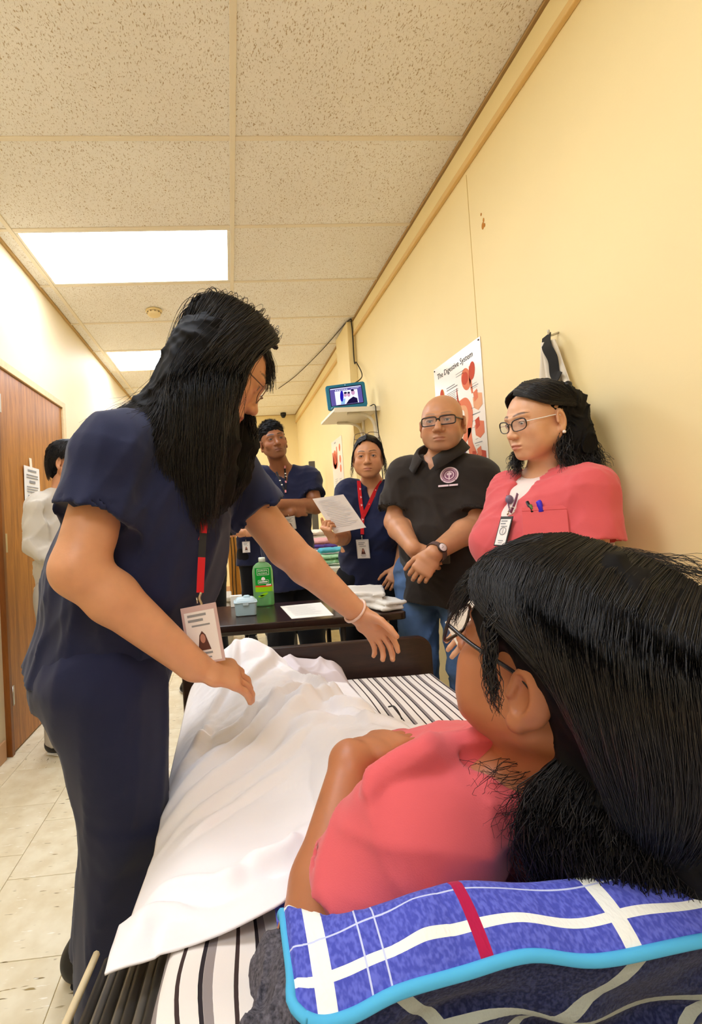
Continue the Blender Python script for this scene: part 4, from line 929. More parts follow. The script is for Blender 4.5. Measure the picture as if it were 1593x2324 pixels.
# ================================================================== PEOPLE: shared anatomy
def basis(deg, pitch=0, roll=0):
    """columns: right, forward, up of a head or torso facing compass angle deg (0 = +x, 90 = +y)"""
    a, p, r = map(math.radians, (deg, pitch, roll))
    f = A(math.cos(a)*math.cos(p), math.sin(a)*math.cos(p), math.sin(p)); rt = nrm(np.cross(f, A(0, 0, 1))); u = np.cross(rt, f)
    return np.stack([math.cos(r)*rt+math.sin(r)*u, f, -math.sin(r)*rt+math.cos(r)*u], 1)
def lerp(a, b, t): return np.asarray(a)+(np.asarray(b)-np.asarray(a))*t
def head_sdf(s, o, R, sc=1.0, male=False, wide=1.0, nose=1.0, jaw=1.0, fat=0):
    s.frame(o, R, sc); w = wide
    s.ell((0, -.018, .030), (.073*w, .092, .082), k=0); s.ell((0, .026, .004), (.064*w, .062, .078), k=.03)
    s.ell((0, .030, -.045), (.054*w, .052, .060), k=.03); s.ell((0, .026, -.074), (.045*w*jaw, .048, .034), k=.025)
    for x in (-1, 1):
        s.cap((x*.052*w, -.004, -.050), (x*.020*jaw, .064, -.098), .018+fat*.01, .014, .025)
        s.ell((x*.043*w, .056, -.030), (.022, .021, .019), k=.02)
        if fat: s.ell((x*.040*w, .048, -.060), (.020+fat*.012, .022, .026), k=.025)
    s.ell((0, .068, -.098), (.021*jaw, .017, .014), k=.015); s.ell((0, .070, -.066), (.030, .022, .024), k=.02)
    br = .0105 if male else .0075
    s.cap((-.040, .076, .020), (-.010, .087, .018), br, br, .015); s.cap((.040, .076, .020), (.010, .087, .018), br, br, .015)
    for x in (-1, 1):
        s.ell((x*.032, .098, .000), (.021, .018, .013), k=.016, op='-')
        s.ell((x*.032, .0745, .000), (.0165, .0135, .0125), k=.006)         # lids over the eyeball
        s.ell((x*.032, .0885, -.0005), (.0135, .0080, .0048), k=.003, op='-')
    s.cap((0, .082, .012), (0, .098*nose**.3, -.028), .0075, .0105*nose, .012); s.ell((0, .104*nose**.3, -.034), (.0115*nose, .0115, .0105), k=.008)
    for x in (-1, 1):
        s.ell((x*.0125*nose, .094, -.038), (.0085*nose, .010, .0075), k=.006); s.ell((x*.006*nose, .103, -.0455), (.0035, .005, .003), k=.003, op='-')
    s.ell((0, .0895, -.0640), (.021, .009, .0052), k=.006); s.ell((0, .0885, -.0748), (.0185, .0095, .0062), k=.006)
    s.cap((-.022, .0905, -.0705), (0, .1000, -.0690), .0018, .0022, .003, '-'); s.cap((.022, .0905, -.0705), (0, .1000, -.0690), .0018, .0022, .003, '-')
    for x in (-1, 1):
        er = np.array(Euler((math.radians(-12), 0, math.radians(x*-22))).to_matrix())
        s.ell((x*.077*w, -.012, -.012), (.0085, .019, .032), er, .006); s.ell((x*.078*w, -.008, -.042), (.007, .009, .010), None, .006)
        s.ell((x*.0850*w, -.004, -.012), (.0075, .0105, .020), er, .003, '-'); s.cap((x*.080*w, .002, .002), (x*.081*w, .004, -.018), .003, .004, .003)
    s.frame()
def head_tint(V, o, R, sc, skin, lip, brow, beard=None, browh=1.0, blush=.06):
    """skin colour per vertex: lips, brows, beard shadow"""
    q = (V-np.array(o))@R/sc; sk = np.array(lin(skin)[:3]); C = np.tile(sk, (len(V), 1))
    def mixc(m, c): C[:] = C*(1-m[:, None])+np.array(lin(c)[:3])*m[:, None]
    x, y, z = np.abs(q[:, 0]), q[:, 1], q[:, 2]
    fr = y > .03
    if beard: mixc(np.clip((-.042-z)/.02, 0, 1)*np.clip((y-.0)/.03, 0, 1)*(z > -.13)*.38, beard)
    m = np.exp(-(((x-.040)/.022)**2+((z+.030)/.020)**2))*fr*blush*2; mixc(np.clip(m, 0, .3), (214, 110, 84))
    lx = np.clip(1-(x/.0235)**2, 0, 1)
    m = np.clip((lx*.0095-np.abs(z+.0695+.001*np.cos(x*180)))/.002, 0, 1)*(y > .070); mixc(m*.75, lip)
    bz = .0245+.004*np.sin(np.clip((x-.012)/.038, 0, 1)*2.6); m = np.clip(((.0042*browh)*np.clip((x-.008)/.006, 0, 1)*np.clip((.054-x)/.012, 0, 1)-np.abs(z-bz))/.0016+.3, 0, 1)*(y > .05)*(x > .009)*(x < .053); mixc(m*.85, brow)
    m = np.clip(1-(((x-.032)/.016)**2+(z/.0070)**2), 0, 1)*(y > .055); mixc(np.clip(m*1.2, 0, .5), (92, 54, 36))
    m = np.clip(1-np.abs(z-.0040)/.0022, 0, 1)*np.clip((.0155-np.abs(x-.032))/.003, 0, 1)*(y > .068); mixc(m*.8, (30, 18, 14))
    return C
M_eye = mat('eyeball', (230, 224, 214), .15, .5, attr=True)
def eyes(parent, o, R, sc, look=(0, 0)):
    for x in (-1, 1):
        c = np.array(o)+R@(A(x*.032, .0725, -.0005)*sc); n, k = 24, 16; V, T, F = [], [], []
        d0 = nrm(R@A(look[0], 1, look[1])); a_ = nrm(np.cross(d0, A(0, 0, 1))); b_ = np.cross(a_, d0)
        for i in range(k+1):
            th = math.pi*i/k
            for j in range(n):
                ph = 2*math.pi*j/n; V.append(c+.0122*sc*(math.cos(th)*d0+math.sin(th)*(math.cos(ph)*a_+math.sin(ph)*b_)))
                T.append(lin((14, 10, 8))[:3] if th < .22 else lin((44, 26, 16))[:3] if th < .50 else lin((222, 214, 204))[:3])
        F = [(i*n+j, (i+1)*n+j, (i+1)*n+(j+1) % n, i*n+(j+1) % n) for i in range(k) for j in range(n)]
        fast_mesh('eye', np.array(V), np.array(F), M_eye, parent, True, np.array(T))
def hand_sdf(s, w, fdir, back, thumb_side, sc=1.0, curl=(25, 30, 20), spread=.10, thumb=(.5, .55, .25), per=None, k=.005):
    """wrist w, finger direction, back-of-hand normal; thumb_side +1/-1 along cross(fdir, back); curl degrees per joint"""
    f = nrm(fdir); b = nrm(np.asarray(back, float)-f*np.dot(back, f)); t = np.cross(f, b)*thumb_side; R = np.stack([t, f, b], 1)
    s.frame(w, R, sc)
    s.ecap((0, -.01, 0), (.002, .035, 0), (.027, .019), (.036, .016), (1, 0, 0), .012); s.ecap((.002, .035, 0), (.000, .082, .002), (.038, .015), (.040, .0125), (1, 0, 0), .01)
    s.ell((.022, .035, -.010), (.016, .028, .013), None, .01)
    for i, (x, L, r) in enumerate(((.030, .070, .0088), (.010, .079, .0092), (-.011, .072, .0088), (-.030, .056, .0078))):
        p = A(x, .084-abs(x-.005)*.22, .001); c = (per[i] if per else curl); a = math.radians(c[0]); sd = spread*(x/.03)
        for j, (fr, rr) in enumerate(((.48, 1), (.30, .92), (.22, .82))):
            d = A(math.sin(sd)*math.cos(a), math.cos(sd)*math.cos(a), -math.sin(a)); q = p+d*L*fr
            s.cap(p, q, r*rr, r*rr*.93, k if j == 0 else .003); p = q
            if j < 2: a += math.radians(c[j+1])
    d0 = nrm(A(thumb[0], thumb[1], -thumb[2])); p = A(.026, .020, -.006); q = p+d0*.042; s.cap(p, q, .0135, .0110, .01)
    d1 = nrm(d0+A(-.15, .45, -.12)); r_ = q+d1*.032; s.cap(q, r_, .0105, .0095, .004); d2 = nrm(d1+A(-.15, .35, -.12)); s.cap(r_, r_+d2*.025, .0095, .0075, .003)
    s.frame()
BODY = dict(hip=(.160, .112), waist=(.135, .100), chest=(.155, .108), neck=.054, arm=(.050, .043, .037, .027), leg=(.082, .058, .052, .038), belly=0, bust=0, sh=.050)
def torso_sdf(s, J, b, g=0.0, k=.06, front=None, low=0.0, flat=False, k0=.01):
    sd = nrm(J['SL']-J['SR']); sh = nrm(J['HL']-J['HR']); P, C, N = J['P'], J['C'], J['N']; W_ = lerp(P, C, .45)
    up = nrm(C-P); G = A(g, g)
    s.ecap(P-up*low, W_, A(*b['hip'])+G*(1.5 if low else 1), A(*b['waist'])+G, sh, k0, flat=flat); s.ecap(W_, C, A(*b['waist'])+G, A(*b['chest'])+G, sd, k)
    s.ecap(C, lerp(C, N, .55), A(*b['chest'])+G, A(b['chest'][0]*.74, b['chest'][1]*.72)+G, sd, k)
    for S in (J['SL'], J['SR']): s.cap(S, lerp(S, N, .74)+up*.006, b['sh']+g, b['sh']*.74+g*.7, .035); s.cap(S, lerp(S, C, .5), b['sh']+g, .075+g, .04)
    f = nrm(np.cross(sd, up)) if front is None else front
    if b['belly']: s.ell(lerp(P, C, .30)+f*.05, (b['belly'], b['belly']*.85+g, .17), np.stack([sd, f, up], 1), .08)
    if b['bust']:
        for x in (-1, 1): s.ell(lerp(C, P, .16)+sd*x*.072+f*(b['chest'][1]-.02), (.062+g, .052+g+b['bust'], .062+g), np.stack([sd, f, up], 1), .06)
def limbs_sdf(s, J, b, g=0, k=.02, legs=True, arms=True):
    if arms:
        for a in 'LR':
            r = b['arm']; s.cap(J['S'+a], J['E'+a], r[0], r[1]*.98, .010); m_ = lerp(J['E'+a], J['W'+a], .28); s.cap(J['E'+a], m_, r[1]*.94, r[2]*1.08, .02); s.cap(m_, J['W'+a], r[2]*1.08, r[3], .015)
    if legs:
        for a in 'LR': r = b['leg']; s.cap(J['H'+a], J['K'+a], r[0], r[1], .04); s.cap(J['K'+a], J['A'+a], r[2], r[3], .02)
def neck_sdf(s, J, b): s.cap(J['N']-nrm(J['HEAD']-J['N'])*.03, J['HEAD']+J['R']@(A(0, -.024, -.055)*J['sc']), b['neck']*1.08, b['neck']*.97, .03)
def joints(**k): return {a: (np.array(v, float) if not np.isscalar(v) else v) for a, v in k.items()}
def mk_body(root, J, b, skin, lip, brow, hands, headkw=None, tintkw=None, voxh=.0026, voxa=.004, voxb=.018, look=(0, 0), want_eyes=True, arms_fine=True, extra=None):
    s = SDF(); torso_sdf(s, J, b, 0); limbs_sdf(s, J, b); neck_sdf(s, J, b); head_sdf(s, J['HEAD'], J['R'], J['sc'], **(headkw or {}))
    for h in hands: hand_sdf(s, *h[0], **h[1])
    for a in 'LR': s.ell(J['A'+a]+A(0, 0, -.045)+J['TOE']*.05, (.034, .10, .026), np.stack([np.cross(J['TOE'], A(0, 0, 1)), J['TOE'], A(0, 0, 1)], 1), .03)
    if extra: extra(s)
    hr = .135*J['sc']; bx = [(J['HEAD']-hr, J['HEAD']+hr, voxh)]
    for h in hands: c = np.array(h[0][0])+nrm(h[0][1])*.085*h[1].get('sc', 1); bx.append((c-.125, c+.125, min(voxa, .0032)))
    lo, hi = s.autobox(.02)
    if arms_fine:
        for a in 'LR':
            P_ = np.array([J['S'+a], J['E'+a], J['W'+a]]); bx.append((P_.min(0)-.07, P_.max(0)+.07, voxa))
        q = lerp(J['N'], J['HEAD'], .3); bx.append((q-.13, q+.13, voxa))
    bx.append((lo, hi, voxb)); V, Q = multi_mesh(s, bx)
    tint = head_tint(V, J['HEAD'], J['R'], J['sc'], skin, lip, brow, **(tintkw or {}))
    M = mat('skin_'+root.name.replace('.', '_'), skin, .42, .4, bump=.06, bscale=260, var=.05, vscale=30, sss=.12, attr=True)
    o = fast_mesh('body', V, Q, M, root, True, tint)
    if want_eyes: eyes(root, J['HEAD'], J['R'], J['sc'], look)
    return o
def garment(name, s, m, root, vox=.006, fold=None, pad=.03):
    lo, hi = s.autobox(pad); V, Q = s.mesh(lo, hi, vox, fold); return fast_mesh(name, V, Q, m, root)
def shirt_sdf(J, b, g=.012, sleeve=.62, sr=None, hem=.10, vneck=.11, vw=.05, front=None, extra=None):
    """short-sleeved top: flat-ended sleeves hollowed at the cuff, torso, neck opening"""
    s = SDF(); up = nrm(J['C']-J['P']); sd = nrm(J['SL']-J['SR']); f = nrm(np.cross(sd, up)) if front is None else nrm(front)
    for a in 'LR':
        S, E = J['S'+a], J['E'+a]; e = lerp(S, E, sleeve); r0, r1 = sr or (b['arm'][0]+.018, b['arm'][0]+.024); d = nrm(E-S)
        s.cap(S, lerp(S, E, .12), b['sh']+g, r0, .03); s.cyl(lerp(S, E, .06), e, r0, r1, .03); s.cyl(e-d*.012, e+d*.02, r1-.011, r1-.011, .003, '-')
    torso_sdf(s, J, b, g, k=.045, front=f, low=hem, flat=True, k0=.035)
    if extra: extra(s)
    n0 = J['N']+nrm(J['HEAD']-J['N'])*.05; s.cap(J['N'], n0+up*.06, b['neck']+.012, b['neck']+.02, .012, '-')
    if vneck:
        for q in (0, .035, .07, .105): s.cap(J['N']+f*(.02+q)+up*.05, J['N']-up*vneck+f*(b['chest'][1]-.03+q), vw, .004, .006, '-')
    return s
def trousers_sdf(J, b, g=.014, cuff=.0, wide=1.0):
    s = SDF(); sh = nrm(J['HL']-J['HR']); up = nrm(J['C']-J['P'])
    s.ecap(J['P']-up*.05, lerp(J['P'], J['C'], .04), A(*b['hip'])+g*.6, A(*b['hip'])*.96+g*.2, sh, .01)
    for a in 'LR':
        r = b['leg']; s.cap(J['H'+a], J['K'+a], r[0]+g, r[1]*wide+g, .04); d = nrm(J['A'+a]-J['K'+a]); s.cyl(J['K'+a]-d*.02, J['A'+a]+d*cuff, r[1]*wide+g, r[3]*wide+g+.014, .02)
    return s
def shoes(root, J, m, msole, L=.125, name='shoe'):
    for a in 'LR':
        s = SDF(); t = nrm(J['TOE'+a] if 'TOE'+a in J else J['TOE']); c = A(J['A'+a][0], J['A'+a][1], 0); s.frame(c, np.stack([np.cross(t, A(0, 0, 1)), t, A(0, 0, 1)], 1))
        s.ecap((0, -.055, .045), (0, .10, .038), (.036, .040), (.040, .030), (1, 0, 0), .0); s.cap((0, -.045, .05), (0, -.035, .085), .038, .036, .03); s.ell((0, .13, .032), (.038, .05, .028), None, .02); s.ell((0, .05, -.06), (.3, .3, .068), None, .0, '-')
        lo, hi = s.autobox(.015); V, Q = s.mesh(lo, hi, .005); o = fast_mesh(name, V, Q, m, root)
        s2 = SDF(); s2.frame(c, np.stack([np.cross(t, A(0, 0, 1)), t, A(0, 0, 1)], 1)); s2.ecap((0, -.06, .008), (0, .14, .008), (.040, .008), (.042, .008), (1, 0, 0), .0); s2.ell((0, .10, .008), (.046, .07, .008), None, .01)
        lo, hi = s2.autobox(.01); V, Q = s2.mesh(lo, hi, .005); q = fast_mesh('sole', V, Q, msole, o)
def strands(name, guides, m, parent, count=400, spread=.01, r=.0012, n=18, seed=0, taper=.15, frizz=.0, wave=.0, tip=1.6, lenvar=.15, cross=True):
    """many fine locks following guide curves (blended between neighbouring guides)"""
    rg = np.random.RandomState(seed); G = np.array([smooth_path(g, n) for g in guides]); m_ = len(G)
    u = rg.uniform(0, m_-1, count) if cross else rg.randint(0, m_, count).astype(float); i = np.minimum(u.astype(int), max(0, m_-2)); w = (u-i)[:, None, None]
    P = G[i]*(1-w)+G[np.minimum(i+1, m_-1)]*w if m_ > 1 else np.repeat(G, count, 0)
    t = np.linspace(0, 1, n)[None, :, None]; L = 1-rg.uniform(0, lenvar, (count, 1, 1))
    tt = (np.linspace(0, 1, n)[None, :]*L[:, :, 0])*(n-1); k0 = np.minimum(tt.astype(int), n-2); fr = (tt-k0)[:, :, None]; ar = np.arange(count)[:, None]
    P = P[ar, k0]*(1-fr)+P[ar, k0+1]*fr
    off = rg.normal(size=(count, 1, 3)); off /= np.linalg.norm(off, axis=2, keepdims=True); off *= rg.uniform(.1, 1, (count, 1, 1))**.6
    P = P+off*spread*(.55+.45*t*tip)
    if wave:
        ph = rg.uniform(0, 6.28, (count, 1, 3)); fq = rg.uniform(.7, 1.4, (count, 1, 1)); P = P+wave*np.sin(t*12*fq+ph)*np.minimum(1, t*3)
    if frizz: P = P+np.cumsum(rg.normal(size=(count, n, 3)), 1)*frizz*t
    T = np.gradient(P, axis=1); T /= np.linalg.norm(T, axis=2, keepdims=True)+1e-9
    ref = np.where(np.abs(T[..., 2:]) < .9, A(0, 0, 1), A(1, 0, 0)); N = np.cross(T, ref); N /= np.linalg.norm(N, axis=2, keepdims=True)+1e-9; B = np.cross(T, N)
    rad = r*rg.uniform(.6, 1.3, (count, 1, 1))*(1-(1-taper)*t**1.5)
    V = np.stack([P+rad*(math.cos(a)*N+math.sin(a)*B) for a in (0, 2.094, 4.189)], 2).reshape(-1, 3)
    base = (np.arange(count)[:, None, None]*n+np.arange(n-1)[None, :, None])*3; k = np.arange(3)[None, None, :]; k2 = (k+1) % 3
    Q = np.stack([base+k, base+k2, base+3+k2, base+3+k], -1).reshape(-1, 4)
    return fast_mesh(name, V, Q, m, parent)
def glasses(root, J, m_frame, w=.026, h=.017, y=.094, z=-.002, tilt=0, m_temple=None, r=.0016, drop=.0, rx=.6, lens=True, name='glasses', gap=.034, tl=1.0, place=None):
    """spectacles in head space: two rims, bridge, temples, lenses"""
    sc = J['sc']; X = lambda p: np.array(J['HEAD'])+J['R']@(np.array(p, float)*sc) if place is None else place(p)
    g = bpy.data.objects.new(name, None); link(g, root); g.location = X((0, y, z)); g.matrix_parent_inverse = local_matrix(root).inverted()
    for x in (-1, 1):
        P_ = []
        for k in range(33):
            a = 2*math.pi*k/32; c_, s_ = math.cos(a), math.sin(a); px = math.copysign(abs(c_)**rx, c_)*w; pz = math.copysign(abs(s_)**rx, s_)*h
            P_.append(X((x*gap+px, y-.006*((gap+x*px)/.06)**2*1.5, z+pz+(.002*(x*px/w) if tilt else 0))))
        V, F = tube_geo(P_, [r*sc*(1.35 if tilt and k < 17 else 1) for k in range(33)], 6, False); mesh_obj('rim', V, F, m_frame, g, True)
        if lens:
            V = [X((x*gap, y-.003, z))]+P_[:32]; mesh_obj('lens', V, [(0, 1+k, 1+(k+1) % 32) for k in range(32)], M_lens, g)
        tube('temple', [X((x*(gap+w), y-.010, z+.006)), X((x*.072, y-.05, z+.006)), X((x*.078, .0, z+.006*tl)), X((x*.079, -.02, z-.006))], r*1.2*sc, m_temple or m_frame, g, 6, 20)
    tube('bridge', [X((-(gap-w), y, z+.004)), X((0, y+.004, z+.007)), X((gap-w, y, z+.004))], r*1.1*sc, m_frame, g, 6, 10)
    return g
m_, nt_, b_ = new_mat('lens_glass'); b_.inputs['Base Color'].default_value = (1, 1, 1, 1); b_.inputs['Alpha'].default_value = .10; b_.inputs['Roughness'].default_value = .03; b_.inputs['Specular IOR Level'].default_value = .6; M_lens = m_
def hair_material(name, col, rough=.38, spec=.5):
    m, nt, b = new_mat(name); b.inputs['Base Color'].default_value = lin(col); b.inputs['Roughness'].default_value = rough; b.inputs['Specular IOR Level'].default_value = spec; b.inputs['Anisotropic'].default_value = .3
    return m
M_hair = hair_material('black_hair', (24, 20, 20), .36, .55); M_haircap = hair_material('hair_base', (12, 10, 10), .7, .15); M_hair2 = hair_material('soft_black_hair', (24, 19, 18), .5, .35)
M_navy = mat('navy_scrubs', (32, 37, 66), .85, .15, bump=.15, bscale=700, sheen=.15, var=.06, vscale=14)
M_blackcloth = mat('black_twill', (20, 20, 24), .9, .12, bump=.12, bscale=700, sheen=.1)
M_coral = mat('coral_scrubs', (216, 94, 98), .82, .15, bump=.15, bscale=700, sheen=.2, var=.04, vscale=12)
M_polo = mat('black_polo_knit', (44, 38, 34), .85, .15, bump=.3, bscale=900, sheen=.15)
M_shoe = mat('black_shoe', (22, 22, 24), .5); M_sole = mat('shoe_sole', (30, 28, 28), .7); M_whitesole = mat('white_sole', (230, 228, 222), .6)
M_red = mat('red_lanyard', (206, 26, 34), .6, .3); M_badge = mat('badge_plastic', (214, 208, 204), .25, .5); M_card = mat('badge_card', (240, 232, 226), .5)
M_blacktape = mat('black_tape', (24, 22, 24), .6); M_clip = mat('clip_nickel', (200, 190, 170), .3, metal=1); M_photo = ink('photo_brown', (96, 60, 50)); M_photo2 = ink('photo_face', (186, 130, 110))
def badge(par, top, ex, ey, w, h, holder=None, photo=True, pink=False, big=False):
    """card in a holder: top = centre of its upper edge; ex right, ey up"""
    ex, ey = nrm(ex), nrm(ey); n = np.cross(ex, ey); c = np.array(top)-ey*h/2
    bx = obox('badge_holder', c, [ex, ey, n], (w/2, h/2, .0016), holder or M_badge, par, .001); o = c-ex*w*.42-ey*h*.46+n*.0017
    card = plate('badge_card', [o, o+ex*w*.84, o+ex*w*.84+ey*h*.86, o+ey*h*.86], M_card, bx, .0004)
    W, Hh = w*.84, h*.86
    for k, (a, b, l, t) in enumerate(((.1, .90, .62, .05), (.1, .80, .5, .05), (.2, .70, .6, .035), (.25, .14, .5, .04), (.3, .06, .4, .03))): flat_print('badge_text', o, ex, ey, [rect(a*W, b*Hh, l*W, t*Hh)], M_print, bx, .0005)
    if photo:
        flat_print('badge_photo', o, ex, ey, [[(.30*W, .22*Hh), (.40*W, .52*Hh), (.5*W, .60*Hh), (.60*W, .52*Hh), (.72*W, .22*Hh)]], M_photo, bx, .0006); flat_print('badge_face', o, ex, ey, [oval(.5*W, .45*Hh, .085*W, .09*Hh)], M_photo2, bx, .0008)
    tube('clip', [np.array(top)+ey*.016, np.array(top)+ey*.004], .0022, M_clip, bx, 6); return bx

# ================================================================== THE PATIENT in the bed
def lanyard_strap(name, pts, nor, w, segs, par):
    """strap built of coloured lengths: segs = [(t0, t1, material), ...]"""
    Q = smooth_path(pts, 200); Nn = smooth_path(np.array(nor, float), 200)
    for t0, t1, m in segs:
        i0, i1 = int(t0*199), int(t1*199)+1; ix = np.linspace(i0, i1-1, 12).astype(int); ribbon(name, Q[ix], w, Nn[ix], m, par, .0008, max(8, (i1-i0)//3))
def patient():
    root = empty('person', (.29, .75, .62), 'person in coral scrubs lying in the bed, dark haired head turned away', 'person')
    J = joints(HEAD=(.330, .457, .985), R=basis(118, 20), sc=1.0, N=(.335, .515, .845), C=(.315, .68, .700), P=(.262, .95, .585), SL=(.185, .505, .79), SR=(.47, .55, .80),
               EL=(.062, .505, .680), WL=(.146, .636, .812), ER=(.555, .70, .68), WR=(.53, .82, .655), HL=(.20, .98, .600), HR=(.32, .98, .600), KL=(.115, 1.24, .605), KR=(.20, 1.25, .605), AL=(.02, 1.49, .625), AR=(.095, 1.50, .625), TOE=nrm(A(-.05, .75, .60)))
    b = dict(BODY, hip=(.122, .070), waist=(.125, .078), chest=(.158, .092), arm=(.046, .041, .038, .026), leg=(.066, .052, .046, .034), neck=.052, sh=.048)
    hl = ((J['WL'], nrm(A(.86, .50, .02)), A(-.15, .15, .97), -1), dict(sc=.95, curl=(14, 22, 18), spread=.05))
    hr = ((J['WR'], nrm(A(.25, .95, -.12)), A(0, .1, .98), 1), dict(sc=.92, curl=(18, 25, 20), spread=.05))
    mk_body(root, J, b, (178, 114, 76), (150, 84, 66), (34, 24, 20), [hl, hr], dict(jaw=.95, fat=.6), voxh=.0024, voxa=.0038)
    # scrub top
    s = SDF(); g = .012; torso_sdf(s, J, b, g, low=-.10); S, E = J['SL'], J['EL']; e = lerp(S, E, .40); d = nrm(E-S)
    s.ell(lerp(J['C'], J['P'], .0)+A(0, -.02, .045), (.14, .10, .045), None, .05)
    s.cap(S, e, .064, .066, .04); s.cyl(lerp(S, E, .1), lerp(S, E, .58), .066, .070, .03); s.cyl(lerp(S, E, .50), lerp(S, E, .62), .060, .064, .003, '-')
    S, E = J['SR'], J['ER']; s.cap(S, lerp(S, E, .5), .060, .062, .04)
    from mathutils.bvhtree import BVHTree
    lo, hi = s.autobox(.03); V, Q = s.mesh(lo, hi, .006); bv = BVHTree.FromPolygons(V.tolist(), Q.tolist())
    def on(u, v, lift=0.0):
        d = nrm(CAM_AXES.T @ np.array([(u-CX)/F_PX, -(v-CY)/F_PX, 1])); h = bv.ray_cast(Vector((0, 0, CAM_Z)), Vector(d)); return (np.array(h[0])+np.array(h[1])*lift*(1 if h[1].z > 0 else -1)) if h[0] else None
    def ridge(px, r, k=.014, op='+', lift=.0):
        P_ = [p for p in (on(u, v, lift) for u, v in px) if p is not None]
        if len(P_) > 1: s.chain(smooth_path(P_, 14), np.interp(np.linspace(0, 1, 14), np.linspace(0, 1, len(r)), r), k, op)
    ridge(((838, 1800), (872, 1758), (925, 1735), (985, 1722), (1060, 1706), (1150, 1690)), [.001, .006, .011, .017, .022, .020], .016, '+', .002)
    ridge(((1165, 1735), (1110, 1722), (1050, 1722)), [.022, .013, .003], .004, '-')
    garment('scrub_top', s, M_coral, root, .0046, folds(21, .013, 30, (1, 1, 1), .9))
    # hair: cap with swept fringe, heavy gathered mass below
    s = SDF(); s.frame(J['HEAD'], J['R'], 1.0)
    s.ell((0, -.024, .034), (.086, .108, .094), k=0); s.ell((0, -.075, .0), (.075, .065, .085), k=.03); s.ell((-.048, .012, .045), (.035, .062, .050), k=.03); s.ell((.048, .012, .045), (.035, .062, .050), k=.03)
    s.ell((0, .11, -.035), (.085, .060, .085), None, .02, '-'); s.ell((-.085, .028, -.045), (.04, .045, .055), None, .02, '-')
    s.frame()
    s.chain([(.395, .405, .955), (.42, .395, .90), (.415, .415, .835)], [.075, .075, .07], .05); s.ell((.40, .425, .845), (.145, .055, .078), None, .05); s.ell((.50, .42, .86), (.10, .06, .10), None, .05)
    cap_ = garment('hair', s, M_haircap, root, .0036, folds(5, .010, 60, (1, 1, .35), 1.0))
    HH = lambda p: J['HEAD']+J['R']@A(*p)
    top = HH((.0, -.02, .130))
    # smooth outer locks: from the crown over the near side and down behind the ear
    gs = [[HH((.0, .068, .112)), HH((-.042, .082, .086)), HH((-.070, .076, .066)), HH((-.089, .046, .050)), HH((-.095, .002, .042)), HH((-.090, -.04, .020))],
          [HH((.0, .050, .120)), HH((-.050, .064, .094)), HH((-.076, .054, .066)), HH((-.088, .024, .046)), HH((-.092, -.020, .034)), HH((-.084, -.062, .004))],
          [HH((.0, .03, .128)), HH((-.058, .036, .104)), HH((-.088, .022, .068)), HH((-.096, -.006, .044)), HH((-.092, -.046, .018)), HH((-.080, -.082, -.026))],
          [HH((.0, .0, .130)), HH((-.062, -.005, .104)), HH((-.094, -.022, .060)), HH((-.098, -.050, .015)), HH((-.086, -.080, -.030)), HH((-.066, -.100, -.075))],
          [HH((.0, -.05, .128)), HH((-.062, -.055, .100)), HH((-.090, -.080, .048)), HH((-.088, -.105, -.005)), HH((-.070, -.116, -.055)), HH((-.050, -.118, -.09))],
          [HH((.0, -.085, .116)), HH((-.055, -.105, .080)), HH((-.068, -.132, .02)), HH((-.060, -.140, -.03)), HH((-.04, -.135, -.09))],
          [HH((.02, -.10, .106)), HH((-.0, -.135, .07)), HH((-.0, -.154, .0)), HH((.0, -.150, -.05)), HH((.01, -.13, -.11))],
          [HH((.05, -.08, .112)), HH((.04, -.125, .085)), HH((.045, -.150, .02)), HH((.04, -.150, -.04)), HH((.03, -.13, -.10))]]
    strands('hair_lock', gs, M_hair, root, 7200, .0055, .00044, 10, 3, .4, .0004, .0012, 1.2, .12)
    # fringe over the forehead and spectacles
    fr = [[HH((.0, .05, .118)), HH((-.015, .080, .095)), HH((-.022, .102, .060)), HH((-.026, .110, .034)), HH((-.034, .108, .014))],
          [HH((-.01, .05, .118)), HH((-.04, .076, .090)), HH((-.055, .088, .056)), HH((-.058, .095, .030)), HH((-.050, .098, .010))],
          [HH((-.02, .045, .116)), HH((-.058, .066, .085)), HH((-.074, .070, .055)), HH((-.074, .078, .025)), HH((-.064, .086, .0))]]
    strands('fringe', fr, M_hair, root, 520, .006, .0005, 14, 8, .3, .0003, .0025, 1.2, .4)
    lk = [[HH((-.05, .045, .095)), HH((-.086, .040, .055)), HH((-.094, .030, .022)), HH((-.097, .018, -.006)), HH((-.098, .008, -.030))], [HH((-.06, .03, .09)), HH((-.092, .028, .045)), HH((-.098, .018, .012)), HH((-.100, .006, -.014)), HH((-.098, -.004, -.036))]]
    strands('side_lock', lk, M_hair, root, 90, .004, .0007, 20, 12, .3, .0004, .004, 1.0, .25)
    # frizzy gathered hair down to the pillow, strays on the shoulder
    fz = []
    for xs in (-.152, -.125, -.085, -.03, .03, .09, .15):
        g_ = [HH((-.02, -.125, -.05))] if xs > -.03 else []
        for z_ in (.915, .89, .86, .83, .80, .785):
            k_ = math.sqrt(max(.12, 1-((z_-.845)/.092)**2)); g_.append(A(.40+xs*k_, .425-.066*math.sqrt(max(0.02, 1-(xs/.156)**2))*k_, z_))
        fz.append(g_)
    strands('loose_hair', fz, M_hair2, root, 5200, .012, .00055, 11, 17, .4, .0014, .005, 1.2, .35)
    st = [[A(.345, .43, .89), A(.30, .44, .87), A(.268, .455, .855), A(.255, .44, .835)], [A(.34, .42, .88), A(.29, .425, .855), A(.262, .43, .835), A(.262, .42, .81)], [A(.34, .45, .895), A(.29, .475, .878), A(.25, .49, .865), A(.235, .48, .850)]]
    strands('stray_hair', st, M_hair2, root, 90, .012, .0004, 20, 19, .4, .0022, .005, 1.6, .3)
